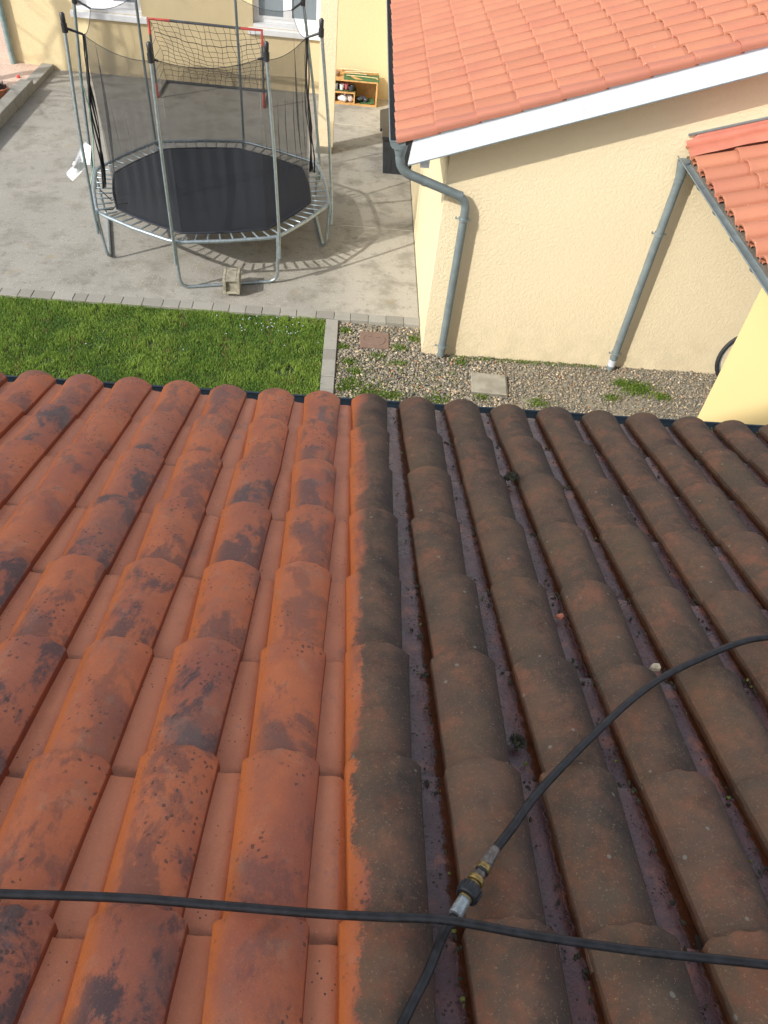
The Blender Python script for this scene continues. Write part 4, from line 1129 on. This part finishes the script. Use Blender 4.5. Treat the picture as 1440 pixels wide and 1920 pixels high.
seg(.26, .33, .0140, "hex_nut", M['brass'], 6); seg(.33, .36, .0130, "hex_collar", M['black_plastic'], 6); seg(.36, .47, .0115, "adapter_neck", M['steel_old'], 6)
seg(.46, .525, .0158, "brass_ring", M['brass'], 20); seg(.525, .59, .0125, "brass_neck", M['brass'], 16)
V = MB(); t0, t1 = .58, .74
V.tube([a_+ax*t0, a_+ax*(t0+.015), a_+ax*(t1-.015), a_+ax*t1], [.0175,.0195,.0205,.018], 24)
sd_ = ax.normalized().orthogonal().normalized(); sd2 = ax.normalized().cross(sd_)
for k in range(14):
    o_ = (sd_*math.cos(6.283*k/14)+sd2*math.sin(6.283*k/14))*.0198
    V.tube([a_+ax*(t0+.015)+o_, a_+ax*(t1-.02)+o_], .0020, 6)
child(V, "grip_nut", M['black_plastic'], h2)
seg(.74, .765, .0125, "brass_flange", M['brass'], 16); seg(.765, 1.0, .0118, "sleeve", M['silver'], 12, .0128)

# ================================================================== debris on the roof
def clumpy(V, p, r, n, seed, spread=1.0):
    rg = random.Random(seed)
    for k in range(n):
        d = Vector((rg.gauss(0,.45), rg.gauss(0,.45), abs(rg.gauss(0,.3))))*r*spread
        V.blob(p+d, r*rg.uniform(.2,.42), rg.randrange(999), .4, 1, (1,1,.8))
    for k in range(n*45):
        u_ = Vector((rg.gauss(0,1), rg.gauss(0,1), abs(rg.gauss(0,.9)))).normalized()
        b_ = p+u_*r*spread*rg.uniform(.3,1.0)+Vector((rg.gauss(0,.2), rg.gauss(0,.2), 0))*r; l = u_*rg.uniform(.002,.006)+Vector((rg.gauss(0,.002), rg.gauss(0,.002), rg.gauss(0,.002)))
        s_ = u_.orthogonal().normalized()*.0007
        V.add([b_-s_, b_+s_, b_+l], [(0,1,2)])
V = MB(); clumpy(V, roofp(.672,2.587,.032), .024, 22, 1); tag(V.obj("moss_clump", M['moss']), "large round dark moss clump wedged in a tile valley near the gutter", "moss", "moss clumps on the roof")
V = MB(); clumpy(V, roofp(.452,1.257,.006), .013, 18, 2, 1.3); tag(V.obj("moss_clump", M['moss']), "flat ragged moss clump in the valley left of the curved hose", "moss", "moss clumps on the roof")
def shard(c, sx, sy, sz, seed, name, mat, lab, cat):
    rg = random.Random(seed); V = MB(); k = 9
    ring = [(sx*(1+rg.uniform(-.28,.2))*math.cos(6.283*i/k), sy*(1+rg.uniform(-.28,.2))*math.sin(6.283*i/k)) for i in range(k)]
    vs = [c+Vector((x,y,0)) for x, y in ring]+[c+Vector((x*.85,y*.85,sz*(1+rg.uniform(-.3,.3)))) for x, y in ring]+[c+Vector((0,0,sz*1.15))]
    fs = [(i, (i+1) % k, k+(i+1) % k, k+i) for i in range(k)]+[(k+i, k+(i+1) % k, 2*k) for i in range(k)]+[tuple(range(k))[::-1]]
    V.add(vs, fs); tag(V.obj(name, mat), lab, cat)
shard(roofp(.862,1.508,.03), .015, .011, .013, 3, "stone_chip", M['stone'], "cream stone chip in the valley just beyond the curved hose", "stone")
shard(roofp(.664,1.735,.012), .013, .009, .008, 5, "tile_shard", M['shard'], "orange broken tile piece lying in the third dirty valley", "shard")
shard(roofp(.424,1.165,.006), .009, .006, .004, 6, "white_fleck", M['bag'], "tiny white fleck on the valley tile below the flat moss", "debris")
# moss crumbs along the dirty valleys
V = MB(); V2 = MB(); rg = random.Random(77)
for i in range(8, 20):
    cxv = X0+i*PITCH
    for k in range(150):
        s_ = rg.uniform(.6, 3.3)
        if rg.random() < .35: s_ = 3.3079-EXPO*rg.randrange(8)+rg.gauss(-.02,.015)
        if rg.random() < .45: x_ = cxv+rg.uniform(.004,.036)
        else: x_ = cxv+.034+abs(rg.gauss(0,.003))
        f = ((3.3079-s_) % EXPO)/EXPO
        r = .0010+.0035*rg.random()**2
        (V2 if rg.random() < .12 else V).blob(roofp(x_, s_, -.004+.010*(1-f)), r, rg.randrange(99), .35, 1, (1,1.3,.6))
kind(V.obj("moss_crumbs", M['moss']), 'stuff'); kind(V2.obj("green_moss_crumbs", M['moss_green']), 'stuff')
